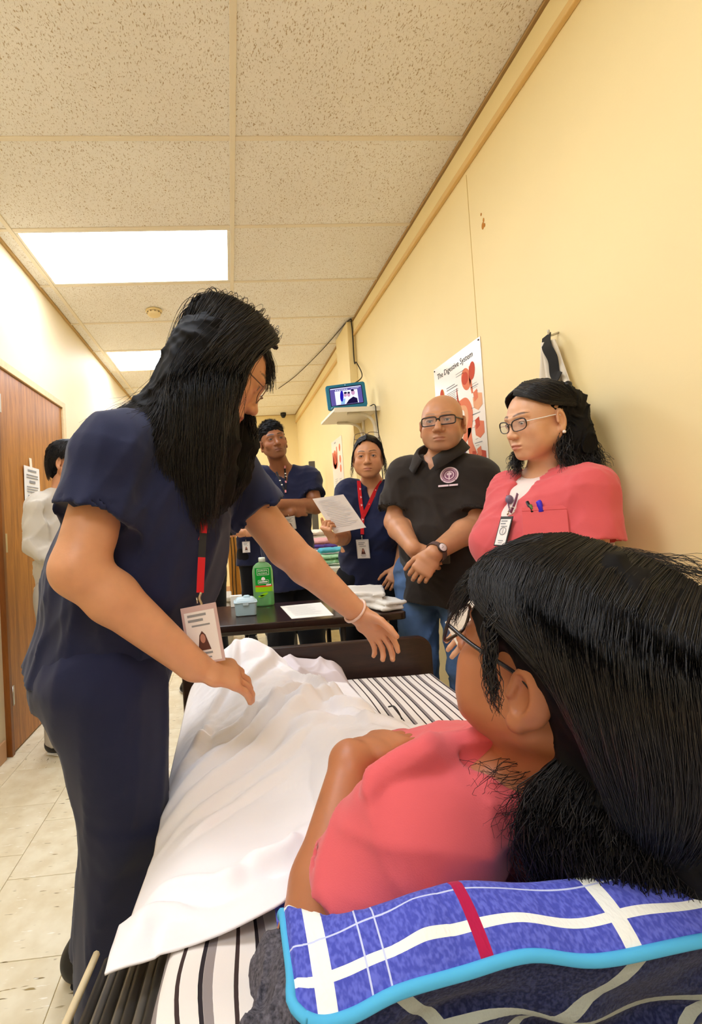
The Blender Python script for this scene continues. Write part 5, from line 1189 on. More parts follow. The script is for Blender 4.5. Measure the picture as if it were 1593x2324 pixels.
    cr = [[HH((.0, -.02, .128)), HH((-.01, -.07, .13)), HH((.0, -.12, .115)), HH((.0, -.16, .09))], [HH((.03, .0, .12)), HH((.05, -.05, .125)), HH((.06, -.1, .115)), HH((.07, -.15, .09))]]
    strands('flyaway', cr, M_hair2, root, 60, .012, .0003, 18, 23, .4, .0012, .004, 1.6, .2)
    gl = glasses(root, J, mat('dark_spectacle_frame', (34, 28, 30), .25, .6), .027, .020, .104, -.004, r=.0019)
    o = COL.objects  # reflections live in the lens glass itself
    return J
PJ = patient()

# ================================================================== THE NURSE bending over the bed
def nurse():
    root = empty('person', (-.33, 1.15, 0), 'person in navy scrubs bending over the bed, long black hair hiding the face', 'person')
    J = joints(HEAD=at(510, 838, 1.05), R=basis(8, -40, 0), sc=1.04, N=at(415, 975, 1.06), C=at(335, 1130, 1.07), P=at(240, 1468, 1.10), SL=at(505, 1062, 1.25), SR=at(262, 1030, .93),
               ER=at(178, 1292, .86), WR=at(440, 1510, .90), EL=at(648, 1245, 1.24), WL=at(812, 1392, 1.22), HL=at(242, 1540, 1.19), HR=at(246, 1545, 1.01),
               KR=at(285, 1850, 1.03), KL=at(282, 1800, 1.21), AR=(-.335, 1.07, .085), AL=(-.405, 1.255, .085), TOE=(1, .06, 0))
    b = dict(BODY, hip=(.165, .138), waist=(.150, .132), chest=(.165, .125), arm=(.056, .050, .044, .030), leg=(.105, .074, .062, .036), neck=.056, sh=.055)
    hr = ((J['WR'], nrm(at(612, 1552, .95)-J['WR']), nrm(A(.15, -.40, .90)), -1), dict(sc=1.04, spread=.05, thumb=(.35, .7, .45), per=[(26, 32, 20), (22, 28, 20), (18, 24, 18), (14, 22, 16)]))
    hl = ((J['WL'], nrm(at(880, 1462, 1.20)-J['WL']), nrm(A(.30, .75, .55)), 1), dict(sc=.95, spread=.10, thumb=(.55, .6, .30), per=[(20, 22, 15), (24, 24, 18), (28, 28, 20), (32, 30, 22)]))
    mk_body(root, J, b, (212, 154, 116), (170, 96, 84), (40, 28, 24), [hr, hl], voxh=.0034, voxa=.0045)
    # loose scrub top hanging forward
    def hang(s): s.ell(lerp(J['C'], J['P'], .15)+A(.062, 0, -.03), (.13, .17, .20), None, .08); s.ell(lerp(J['C'], J['P'], .55)+A(.03, 0, -.0), (.150, .17, .18), None, .08)
    garment('scrub_top', shirt_sdf(J, b, .016, .60, (.078, .088), .07, .10, .05, None, hang), M_navy, root, .0058, folds(31, .013, 24, (1, 1, .7), 1.0))
    t = trousers_sdf(J, b, .020, .02, 1.0); garment('scrub_trousers', t, M_navy, root, .008, folds(32, .013, 26, (1, 1, .35), .9))
    shoes(root, J, M_shoe, M_sole)
    # hair
    s = SDF(); s.frame(J['HEAD'], J['R'], J['sc']); s.ell((0, -.026, .032), (.081, .099, .087), k=0)
    s.ell((0, .115, -.045), (.085, .068, .092), None, .02, '-'); s.frame()
    s.chain([at(455, 800, .99), at(440, 920, .985), at(428, 1040, .98), at(440, 1150, .985)], [.070, .072, .056, .022], .05)
    s.chain([at(475, 900, .985), at(480, 1010, .99), at(478, 1110, .995), at(465, 1200, 1.0)], [.048, .048, .040, .016], .05)
    s.chain([at(430, 860, 1.02), at(340, 960, 1.0), at(245, 985, .97), at(190, 1040, .95)], [.062, .044, .028, .008], .05)
    s.chain([at(550, 950, 1.10), at(548, 1010, 1.10), at(530, 1080, 1.09), at(505, 1160, 1.08)], [.026, .036, .036, .012], .03)
    garment('hair', s, M_haircap, root, .005, folds(6, .012, 46, (1, 1, .25), 1.0))
    HH = lambda p: J['HEAD']+J['R']@(A(*p)*J['sc'])
    bg = [[HH((.0, .055, .118)), at(590, 752, 1.0), at(606, 825, 1.02), at(602, 880, 1.04)], [HH((.0, .060, .114)), at(598, 770, 1.02), at(616, 835, 1.04), at(612, 895, 1.06)]]
    strands('fringe', bg, M_hair, root, 260, .010, .0009, 18, 44, .4, .0006, .002, 1.4, .3)
    gs = [[HH((.0, .050, .120)), HH((.052, .050, .104)), at(570, 815, .960), at(540, 892, .955), at(506, 985, .97), at(500, 1080, .98)],
          [HH((.0, .02, .126)), HH((.064, .02, .108)), at(518, 830, .915), at(502, 930, .91), at(492, 1060, .92), at(480, 1190, .94)], [HH((.0, -.02, .127)), HH((.068, -.02, .108)), at(450, 830, .905), at(440, 950, .90), at(440, 1080, .91), at(455, 1210, .93)],
          [HH((.0, -.06, .122)), HH((.064, -.07, .098)), at(405, 850, .925), at(388, 970, .91), at(372, 1060, .91), at(390, 1150, .93)], [HH((.0, -.09, .112)), HH((.054, -.108, .082)), at(385, 860, .95), at(345, 945, .935), at(265, 990, .915), at(190, 1055, .895)],
          [HH((.0, -.11, .10)), HH((.036, -.128, .062)), at(384, 850, .98), at(350, 915, .965), at(275, 955, .94), at(200, 1005, .92)], [HH((-.03, -.12, .11)), HH((-.01, -.14, .06)), at(388, 820, 1.02), at(360, 890, 1.01), at(300, 930, .985), at(215, 975, .955)]]
    strands('hair_lock', gs, M_hair, root, 5600, .013, .0009, 12, 4, .4, .0006, .003, 1.6, .18)
    strands('stray_hair', gs, M_hair2, root, 220, .030, .0007, 26, 14, .4, .0016, .006, 1.8, .3)
    fl = [[at(560, 940, 1.08), at(566, 980, 1.08), at(556, 1030, 1.08), at(525, 1120, 1.06)], [at(575, 950, 1.09), at(568, 990, 1.10), at(545, 1060, 1.09), at(505, 1170, 1.06)]]
    strands('front_lock', fl, M_hair2, root, 260, .022, .0011, 20, 15, .4, .001, .004, 1.3, .25)
    glasses(root, J, mat('thin_brown_frame', (120, 84, 66), .3), .026, .019, .100, -.004, r=.0011)
    # bracelet on the far wrist
    w = J['WL']; d = nrm(J['WL']-J['EL']); n1 = nrm(np.cross(d, A(0, 0, 1))); n2 = np.cross(d, n1); c = w-d*.010
    P_ = [c+.0345*math.cos(t)*n1+.0345*math.sin(t)*n2+d*.010*math.cos(t) for t in np.linspace(0, 2*math.pi, 28)]; V, F = tube_geo(P_, [.0036]*28, 8, False); mesh_obj('bracelet', V, F, mat('clear_bead', (226, 190, 170), .15, .7), root, True)
    # red and black lanyard with its badge
    L = empty('lanyard', at(455, 1370, .93), 'red and black lanyard with pink badge hanging from the bending nurse', 'lanyard')
    pts = [at(470, 1060, .955), at(472, 1100, .94), at(462, 1200, .935), at(457, 1280, .93), at(454, 1345, .93)]
    lanyard_strap('strap', pts, [A(0, -1, .1)]*5, .0145, [(0, .30, M_red), (.30, .44, M_red), (.44, .53, M_red), (.53, .70, M_blacktape), (.70, 1, M_red)], L)
    ribbon('strap', [at(478, 1075, .975), at(462, 1130, .955), at(444, 1180, .945), at(452, 1225, .938)], .007, A(0, -1, .1), M_red, L, .0008, 16)
    tube('hook', [at(456, 1344, .929), at(452, 1358, .928), at(457, 1372, .928), at(451, 1380, .928)], .0028, M_clip, L, 8, 14)
    p = at(449, 1374, .928); ex = nrm(at(490, 1366, .92)-at(407, 1382, .936)); ez = nrm(at(441, 1380, .928)-at(462, 1470, .915)); ey = nrm(ez-ex*np.dot(ex, ez))
    badge(L, p, ex, ey, .074, .112, mat('badge_holder_pink', (206, 176, 172), .25, .5))
    return J
NJ = nurse()

# ================================================================== THE PEOPLE STANDING BEYOND THE BED
def short_hair(root, J, m, seed, top=.012, side=.008, fr=.045, vox=.0035, strands_n=900, length=.03, name='hair', fringe=-.004):
    s = SDF(); s.frame(J['HEAD'], J['R'], J['sc']); s.ell((0, -.020, .034), (.073+side, .096+side, .082+top), k=0); s.ell((0, .006, .060), (.064+side, .066, .056+top*.8), k=.03)
    s.ell((0, .125, -.02), (.088, .075, .088), None, .012, '-'); s.ell((0, .06, -.10), (.2, .085, .085), None, .012, '-'); s.frame()
    garment(name, s, M_haircap, root, vox, folds(seed, .010, 90, (1, 1, 1), 1.0))
    HH = lambda p: J['HEAD']+J['R']@(A(*p)*J['sc']); rg_ = np.random.RandomState(seed); gs = []
    for k in range(90):
        a = rg_.uniform(-2.4, 2.4); e_ = rg_.uniform(.25, 1.45); d = A(math.sin(a)*math.cos(e_), math.cos(a)*math.cos(e_), math.sin(e_))
        p = A(0, -.018, .034)+d*A(.073+side*.7, .088, .082+top*.7)
        if p[1] > .062 and p[2] < .052: continue
        q = nrm(d+A(rg_.normal()*.3, .5, .15)); gs.append([HH(p), HH(p+q*length*.5+d*.004), HH(p+q*length+d*.002-A(0, 0, .006))])
    strands('hair_tuft', gs, m, root, strands_n*2, .011, .0007, 5, seed, .2, .0006, .001, 1.2, .3, cross=False)
def feet_joints(x, y, gap, fdir, hip_z=.88, wide=.09):
    f = nrm(A(*fdir, 0)); r = np.cross(f, A(0, 0, 1)); c = A(x, y, 0)
    o = {}
    for a, sgn in (('L', -1), ('R', 1)):
        o['H'+a] = c+r*sgn*wide+A(0, 0, hip_z); o['K'+a] = c+r*sgn*(wide+.01)+f*.015+A(0, 0, hip_z*.54); o['A'+a] = c+r*sgn*(wide+gap)-f*.01+A(0, 0, .085)
    o['TOE'] = f; return o
# ---- bald man in the black polo shirt
def bald_man():
    root = empty('person', (.93, 1.98, 0), 'bald person with dark glasses in a black polo shirt, hands clasped, by the wall chart', 'person')
    R = basis(236, -2, 1)
    J = joints(HEAD=at(1003, 960, 1.90), R=R, sc=1.06, N=at(1003, 1050, 1.96), C=(.945, 1.965, 1.22), P=(.925, 1.985, .90), SL=at(1082, 1082, 1.85), SR=at(922, 1078, 2.06), EL=at(1078, 1192, 1.80), ER=at(896, 1185, 2.02),
               WL=at(985, 1256, 1.70), WR=at(938, 1245, 1.80), **feet_joints(.90, 2.0, .01, (-.75, -.66), .86, .10))
    b = dict(BODY, hip=(.170, .130), waist=(.165, .140), chest=(.170, .125), arm=(.052, .046, .046, .031), leg=(.092, .066, .056, .042), belly=.155, neck=.060, sh=.058)
    hl = ((J['WL'], nrm(A(-.62, .05, -.78)), nrm(A(-.35, -.9, .25)), 1), dict(sc=1.0, curl=(30, 40, 25), spread=.05, thumb=(.45, .75, .3)))
    hr = ((J['WR'], nrm(A(.55, -.35, -.75)), nrm(A(-.55, -.75, .1)), -1), dict(sc=1.0, curl=(35, 45, 25), spread=.04, thumb=(.4, .8, .2)))
    mk_body(root, J, b, (198, 142, 104), (166, 104, 82), (150, 120, 100), [hl, hr], dict(male=True, wide=1.04, nose=1.15, jaw=1.15, fat=.4), dict(beard=(150, 118, 96), browh=.7), voxh=.0028, voxa=.0045)
    s = shirt_sdf(J, b, .016, .80, (.080, .094), .16, .0, .05, nrm(A(-.80, -.58, 0)))
    f = nrm(A(-.80, -.58, 0)); up = A(0, 0, 1); sd = np.cross(up, f)
    [s.cap(J['N']+f*(.02+q)+up*.08, J['N']-up*.045+f*(.09+q), .046, .005, .006, '-') for q in (0, .04, .08)]
    garment('polo_shirt', s, M_polo, root, .0068, folds(41, .011, 28, (1, 1, .5), .9))
    # turned-down collar
    for sg in (-1, 1):
        V = []; n_c = 22
        for i in range(n_c):
            t_ = i/(n_c-1); ph = math.pi*(1-t_*.93); r_ = .070+.030*t_**1.5; h_ = .112-.020*t_-.085*t_**2.2
            dr_ = f*math.cos(ph)+sd*math.sin(ph)*sg; p0 = J['N']+dr_*r_+up*h_+f*.012; w_ = .040+.014*t_**2
            V += [p0, p0+dr_*.010+up*.004, p0+nrm(dr_+sd*sg*.5*t_)*(.036+.012*t_)-up*w_]
        o = mesh_obj('collar', V, [q for i in range(n_c-1) for q in ((3*i, 3*i+1, 3*i+4, 3*i+3), (3*i+1, 3*i+2, 3*i+5, 3*i+4))], M_polo, root, True); q = o.modifiers.new('solid', 'SOLIDIFY'); q.thickness = .004
    for k in range(2): lathe('button', [(0, 0), (.0055, 0), (.0055, .003), (0, .003)], M_black, root, 12); o = COL.objects[-1]; o.matrix_parent_inverse = local_matrix(root).inverted(); o.matrix_basis = Matrix.Translation(Vector(J['N']+f*(.118+.012*k)-up*(.075+.045*k)))@Vector(f).to_track_quat('Z', 'Y').to_matrix().to_4x4()
    t = trousers_sdf(J, b, .014, .02, 1.05); garment('jeans', t, M_denim, root, .009, folds(42, .012, 34, (1, 1, .7), .9))
    shoes(root, J, M_shoe, M_sole)
    glasses(root, J, mat('black_spectacles', (24, 20, 20), .25, .6), .028, .0165, .098, -.002, r=.0024, rx=.42, gap=.0335)
    # chest emblem: ring, inner ring, small figure, caption bar
    dc = CAM_AXES.T @ np.array([(1020-CX)/F_PX, -(1079-CY)/F_PX, 1]); 
    o_, n_ = ray_hit(root, 'polo_shirt', A(0, 0, CAM_Z), dc)
    ex = nrm(np.cross(A(0, 0, 1), n_)); ey = np.cross(n_, ex); o_ = o_+n_*.004
    ring = lambda r0, r1, n=36: [[(r0*math.cos(a), r0*math.sin(a)), (r1*math.cos(a), r1*math.sin(a)), (r1*math.cos(a2), r1*math.sin(a2)), (r0*math.cos(a2), r0*math.sin(a2))] for a, a2 in ((2*math.pi*i/n, 2*math.pi*(i+1)/n) for i in range(n))]
    Mw, Mm = ink('emblem_white', (226, 200, 206)), ink('emblem_mauve', (128, 78, 104))
    flat_print('emblem', o_, ex, ey, [oval(0, 0, .036, .036, 32)], Mw, root, .0008); flat_print('emblem_ring', o_, ex, ey, ring(.027, .030)+ring(.019, .025), Mm, root, .0014)
    flat_print('emblem_figure', o_, ex, ey, [oval(0, .0, .015, .015)], Mm, root, .0014); flat_print('emblem_figure', o_, ex, ey, [rect(-.0025, -.022, .005, .034), oval(-.006, .004, .004, .006), oval(.006, .004, .004, .006), oval(0, .011, .004, .004)], Mw, root, .0020)
    for q_ in ([(-.028, -.024), (-.024, -.028), (-.020, -.022)], [(.028, -.024), (.024, -.028), (.020, -.022)]): flat_print('emblem_notch', o_, ex, ey, [q_], Mm, root, .0018)
    flat_print('emblem_caption', o_-ey*.050-ex*.006, ex, ey, [rect(-.036, 0, .040, .008), rect(.006, 0, .034, .008)], Mw, root, .0012)
    # watch on the left wrist
    d = nrm(J['WL']-J['EL']); c = J['WL']-d*.014; vw = nrm(A(0, 0, CAM_Z)-c); n0 = nrm(vw-d*np.dot(vw, d)); n1 = np.cross(d, n0)
    wt = bpy.data.objects.new('wristwatch', None); link(wt, root); wt.location = c; wt.matrix_parent_inverse = local_matrix(root).inverted()
    P_ = [c+(.0385)*(math.cos(t)*n0+math.sin(t)*n1) for t in np.linspace(0, 2*math.pi, 30)]; N_ = [nrm(p-c) for p in P_]
    ribbon('strap', P_, .020, N_, mat('brown_strap', (96, 74, 70), .6), wt, .0014, 40)
    for nm, r0, h, m in (('case', .0185, .008, mat('watch_case', (70, 56, 54), .3, metal=.6)), ('dial', .0155, .0095, mat('watch_dial', (238, 226, 226), .3))):
        o = lathe(nm, [(0, 0), (r0, 0), (r0, h*.8), (r0*.92, h), (0, h)], m, wt, 28); o.matrix_parent_inverse = local_matrix(wt).inverted(); o.matrix_basis = Matrix.Translation(Vector(c+n0*.036))@Vector(n0).to_track_quat('Z', 'Y').to_matrix().to_4x4()
    flat_print('hands', c+n0*.046, n1, d, [rect(-.0006, 0, .0012, .010), [(0, -.0006), (.007, -.0006), (.007, .0006), (0, .0006)]], M_ink, wt, .0006)
    # phone pouch at the belt
    p = at(1000, 1262, 1.775); obox('belt_pouch', p, [nrm(A(.8, -.6, 0)), nrm(A(.6, .8, 0)), A(0, 0, 1)], (.034, .010, .030), mat('olive_pouch', (74, 70, 54), .6), root, .004)
    return J
M_denim = mat('blue_denim', (88, 116, 158), .9, .15, bump=.35, bscale=800, var=.28, vscale=11)
BVHS = {}
def ray_hit(root, name, o, d):
    """first point of the named child along a ray, and its smoothed normal (used to lay print on cloth)"""
    from mathutils.bvhtree import BVHTree
    if isinstance(name, tuple):
        return min((ray_hit(root, n_, o, d) for n_ in name), key=lambda h: np.linalg.norm(h[0]-o))
    ob = [c for c in root.children if c.name.split('.')[0] == name][0]; me = ob.data
    if ob.name not in BVHS:
        n = len(me.vertices); co = np.zeros(n*3, np.float32); me.vertices.foreach_get('co', co); co = co.reshape(-1, 3).astype(float)
        q = np.zeros(len(me.loops), np.int32); me.loops.foreach_get('vertex_index', q); no = np.zeros(n*3, np.float32); me.vertices.foreach_get('normal', no)
        BVHS[ob.name] = (BVHTree.FromPolygons(co.tolist(), q.reshape(-1, 4).tolist()), co, no.reshape(-1, 3))
    bv, co, no = BVHS[ob.name]; d = nrm(d); h = bv.ray_cast(Vector(o), Vector(d))
    if h[0] is not None: p = np.array(h[0])
    else:
        t = (co-o)@d; dist = np.linalg.norm(co-o-t[:, None]*d, axis=1); i = np.argmin(dist); p = co[i]; p = o+d*((p-o)@d)
    m = np.linalg.norm(co-p, axis=1) < .022; n_ = no[m].mean(0) if m.any() else -d
    n_ = nrm(n_); return p, (n_ if n_@d < 0 else -n_)
BM = bald_man()

# ---- woman in coral scrubs by the wall
def coral_woman():
    root = empty('person', (.90, 1.40, 0), 'person in coral scrubs with white framed glasses and wavy dark hair, standing under the apron', 'person')
    J = joints(HEAD=at(1222, 952, 1.36), R=basis(183, -9, 3), sc=.99, N=at(1232, 1078, 1.40), C=(.925, 1.375, 1.06), P=(.91, 1.40, .79), SL=at(1338, 1106, 1.23), SR=at(1160, 1112, 1.48), EL=at(1348, 1330, 1.20), ER=at(1130, 1290, 1.47),
               WL=at(1300, 1500, 1.05), WR=at(1080, 1432, 1.30), **feet_joints(.90, 1.43, .0, (-.9, -.43), .76, .058))
    b = dict(BODY, hip=(.135, .105), waist=(.118, .092), chest=(.122, .092), arm=(.042, .038, .035, .025), leg=(.070, .058, .05, .040), bust=.004, neck=.049, sh=.040)
    hr = ((J['WR'], nrm(at(1035, 1462, 1.22)-J['WR']), nrm(A(.2, -.6, .7)), -1), dict(sc=.9, curl=(35, 40, 25), spread=.04))
    hl = ((J['WL'], nrm(A(-.6, -.1, -.6)), nrm(A(-.3, -.8, .5)), 1), dict(sc=.9, curl=(30, 35, 25)))
    mk_body(root, J, b, (220, 168, 130), (176, 92, 80), (70, 48, 38), [hr, hl], dict(fat=.3, nose=.95), dict(browh=.8), voxh=.0023, voxa=.005, look=(.0, -.35))
    f = nrm(A(-.93, -.36, 0)); up = A(0, 0, 1); sd = np.cross(up, f)
    s = shirt_sdf(J, b, .014, .56, (.062, .080), .12, .15, .052, f)
    garment('scrub_top', s, M_coral, root, .005, folds(51, .009, 30, (1, 1, .6), .9))
    s = SDF(); torso_sdf(s, J, b, .006, front=f); s.cap(J['N']+up*.03, J['N']+up*.12, .066, .07, .008, '-'); lo, hi = s.autobox(); lo[2] = J['C'][2]-.02
    V, Q = s.mesh(lo, hi, .005); fast_mesh('undershirt', V, Q, mat('white_tee', (240, 222, 214), .9, .1), root)
    # breast pocket with two pens
    pk, n_ = ray_hit(root, 'scrub_top', A(0, 0, CAM_Z), CAM_AXES.T @ np.array([(1236-CX)/F_PX, -(1185-CY)/F_PX, 1]))
    ex = nrm(np.cross(A(0, 0, 1), n_)); ey = np.cross(n_, ex)
    obox('pocket', pk+n_*.004, [ex, ey, n_], (.055, .044, .003), M_coral, root, .002)
    obox('pocket_hem', pk+n_*.0072+ey*.040, [ex, ey, n_], (.055, .006, .0012), M_coral, root, .001)
    tube('pen', [pk-ex*.028+ey*.03+n_*.004, pk-ex*.040+ey*.066+n_*.006], .0045, mat('pen_black', (26, 26, 24), .4), root, 8); tube('pen', [pk-ex*.028+ey*.038+n_*.004, pk-ex*.033+ey*.054+n_*.006], .0050, mat('pen_green', (96, 124, 60), .4), root, 8)
    tube('pen', [pk-ex*.006+ey*.03+n_*.003, pk-ex*.010+ey*.060+n_*.006, pk-ex*.012+ey*.064+n_*.006], .0075, mat('pen_violet', (60, 40, 210), .35), root, 8)
    t = trousers_sdf(J, b, .016, .02, 1.1); garment('trousers', t, mat('khaki_twill', (206, 176, 122), .85, .15, bump=.15, bscale=700), root, .010, folds(52, .012, 16, (1, 1, .5), .8)); shoes(root, J, M_shoe, M_sole)
    # wavy hair: cap swept back, curls on both shoulders
    s = SDF(); s.frame(J['HEAD'], J['R'], J['sc']); s.ell((0, -.024, .034), (.077, .099, .086), k=0); s.ell((0, .115, -.018), (.083, .066, .104), None, .012, '-'); s.ell((-.09, .02, -.04), (.03, .040, .060), None, .01, '-'); s.ell((.09, .02, -.04), (.03, .040, .060), None, .01, '-'); s.frame()
    s.chain([at(1285, 930, 1.36), at(1298, 1000, 1.33), at(1308, 1060, 1.31)], [.058, .050, .028], .04); s.chain([at(1296, 1000, 1.35), at(1340, 1060, 1.31)], [.045, .026], .04)
    garment('hair', s, M_haircap, root, .0032, folds(7, .010, 70, (1, 1, .4), 1.0))
    HH = lambda p: J['HEAD']+J['R']@(A(*p)*J['sc'])
    gs = [[HH((-.01, .075, .088)), HH((-.055, .062, .070)), HH((-.080, .026, .042)), HH((-.082, -.02, .03)), HH((-.075, -.07, .02))], [HH((.0, .06, .105)), HH((-.05, .06, .085)), HH((-.078, .03, .045)), HH((-.082, -.02, .03)), HH((-.075, -.07, .02))], [HH((.0, .03, .122)), HH((-.055, .02, .10)), HH((-.080, -.02, .055)), HH((-.070, -.075, .03))], [HH((.0, -.02, .124)), HH((-.05, -.04, .10)), HH((-.065, -.085, .05)), HH((-.05, -.11, .0))],
          [HH((.0, .06, .105)), HH((.05, .06, .085)), HH((.078, .03, .045)), HH((.084, -.01, .01)), HH((.075, -.05, -.04))], [HH((.0, .02, .122)), HH((.05, .0, .10)), HH((.075, -.04, .04)), HH((.06, -.09, .0))]]
    strands('hair_lock', gs[:4], M_hair, root, 1100, .006, .0009, 10, 31, .4, .0003, .001, 1.1, .2); strands('hair_lock', gs[4:], M_hair, root, 500, .006, .0008, 14, 32, .4, .0003, .001, 1.1, .2)
    cu = [[HH((-.05, -.06, .02)), at(1278, 975, 1.30), at(1272, 1025, 1.29), at(1285, 1075, 1.28)], [HH((-.04, -.09, .02)), at(1315, 980, 1.33), at(1312, 1035, 1.30), at(1315, 1080, 1.29)], [HH((-.02, -.11, .0)), at(1335, 1000, 1.34), at(1356, 1036, 1.29), at(1382, 1062, 1.24)]]
    strands('curl', cu, M_hair, root, 800, .022, .0010, 16, 33, .4, .0006, .007, 1.3, .3)
    cl = [[HH((.06, -.05, -.02)), at(1180, 1015, 1.44), at(1168, 1040, 1.42), at(1160, 1075, 1.40)], [HH((.055, -.06, -.04)), at(1192, 1020, 1.44), at(1180, 1050, 1.42), at(1172, 1085, 1.40)]]
    strands('curl', cl, M_hair, root, 260, .016, .0010, 22, 34, .4, .0006, .007, 1.3, .3)
    s = SDF(); s.ell(HH((-.040, -.085, .085)), (.012, .010, .012)); V, Q = s.mesh(HH((-.040, -.085, .085))-.03, HH((-.040, -.085, .085))+.03, .003); fast_mesh('hair_clip', V, Q, M_black, root)
    glasses(root, J, mat('black_rim', (22, 20, 20), .25, .6), .0265, .0175, .099, -.004, tilt=1, m_temple=mat('white_temple', (238, 234, 226), .3), r=.0015, rx=.7)
    s = SDF(); p = HH((-.085, -.006, -.052)); s.ell(p, (.005, .005, .005)); V, Q = s.mesh(p-.012, p+.012, .0015); fast_mesh('pearl_earring', V, Q, mat('pearl', (240, 232, 222), .2, .6), root)
    # lanyard with a black framed card
    L = empty('lanyard', at(1158, 1180, 1.24), 'mauve lanyard with black framed ID card on the woman in coral scrubs', 'lanyard')
    q0, n0 = ray_hit(root, 'scrub_top', A(0, 0, CAM_Z), CAM_AXES.T @ np.array([(1165-CX)/F_PX, -(1140-CY)/F_PX, 1])); q1, n1 = ray_hit(root, 'scrub_top', A(0, 0, CAM_Z), CAM_AXES.T @ np.array([(1160-CX)/F_PX, -(1205-CY)/F_PX, 1]))
    mv = mat('mauve_strap', (122, 84, 112), .5); ex = nrm(np.cross(A(0, 0, 1), n1)); ey = nrm(np.cross(n1, ex))
    def on(u, v, lift=.006):
        q, n = ray_hit(root, ('scrub_top', 'undershirt'), A(0, 0, CAM_Z), CAM_AXES.T @ np.array([(u-CX)/F_PX, -(v-CY)/F_PX, 1])); return q+n*lift
    ribbon('strap', [on(1178, 1125, .010), on(1172, 1145, .009), on(1163, 1168, .008)], .008, n0, mv, L, .0009, 14); ribbon('strap', [on(1150, 1128), on(1157, 1146, .009), on(1163, 1168, .010)], .007, n0, mv, L, .0009, 14)
    s = SDF(); p = on(1160, 1138, .010); s.ell(p, (.012, .010, .014)); V, Q = s.mesh(p-.02, p+.02, .002); fast_mesh('reel', V, Q, mat('reel_grey', (120, 104, 128), .3, .5), L)
    c = on(1167, 1166, .012); tube('ring', [c+.012*math.cos(t)*ex+.012*math.sin(t)*ey for t in np.linspace(0, 6.3, 20)], .0012, M_clip, L, 6)
    badge(L, on(1158, 1178, .014), ex, ey, .046, .092, M_black, photo=False)
    h = [o for o in COL.objects if o.parent == L and o.name.startswith('badge_holder')][0]; cc = on(1158, 1178, .014)-ey*.046
    flat_print('badge_emblem', cc+n1*.0022, ex, ey, [p for p in [[(.010*math.cos(a), .010*math.sin(a)), (.0125*math.cos(a), .0125*math.sin(a)), (.0125*math.cos(a2), .0125*math.sin(a2)), (.010*math.cos(a2), .010*math.sin(a2))] for a, a2 in ((2*math.pi*i/24, 2*math.pi*(i+1)/24) for i in range(24))]]+[rect(-.001, -.007, .002, .014)], M_print, h, .0008)
    # sheet of paper held at the bed rail
    q = [at(1010, 1412, 1.24), at(1062, 1510, 1.20), at(1130, 1430, 1.26), at(1070, 1360, 1.30)]
    paper('held_paper', q, 'white sheet of paper held by the woman in coral scrubs', plines(6))
    return J
CW = coral_woman()

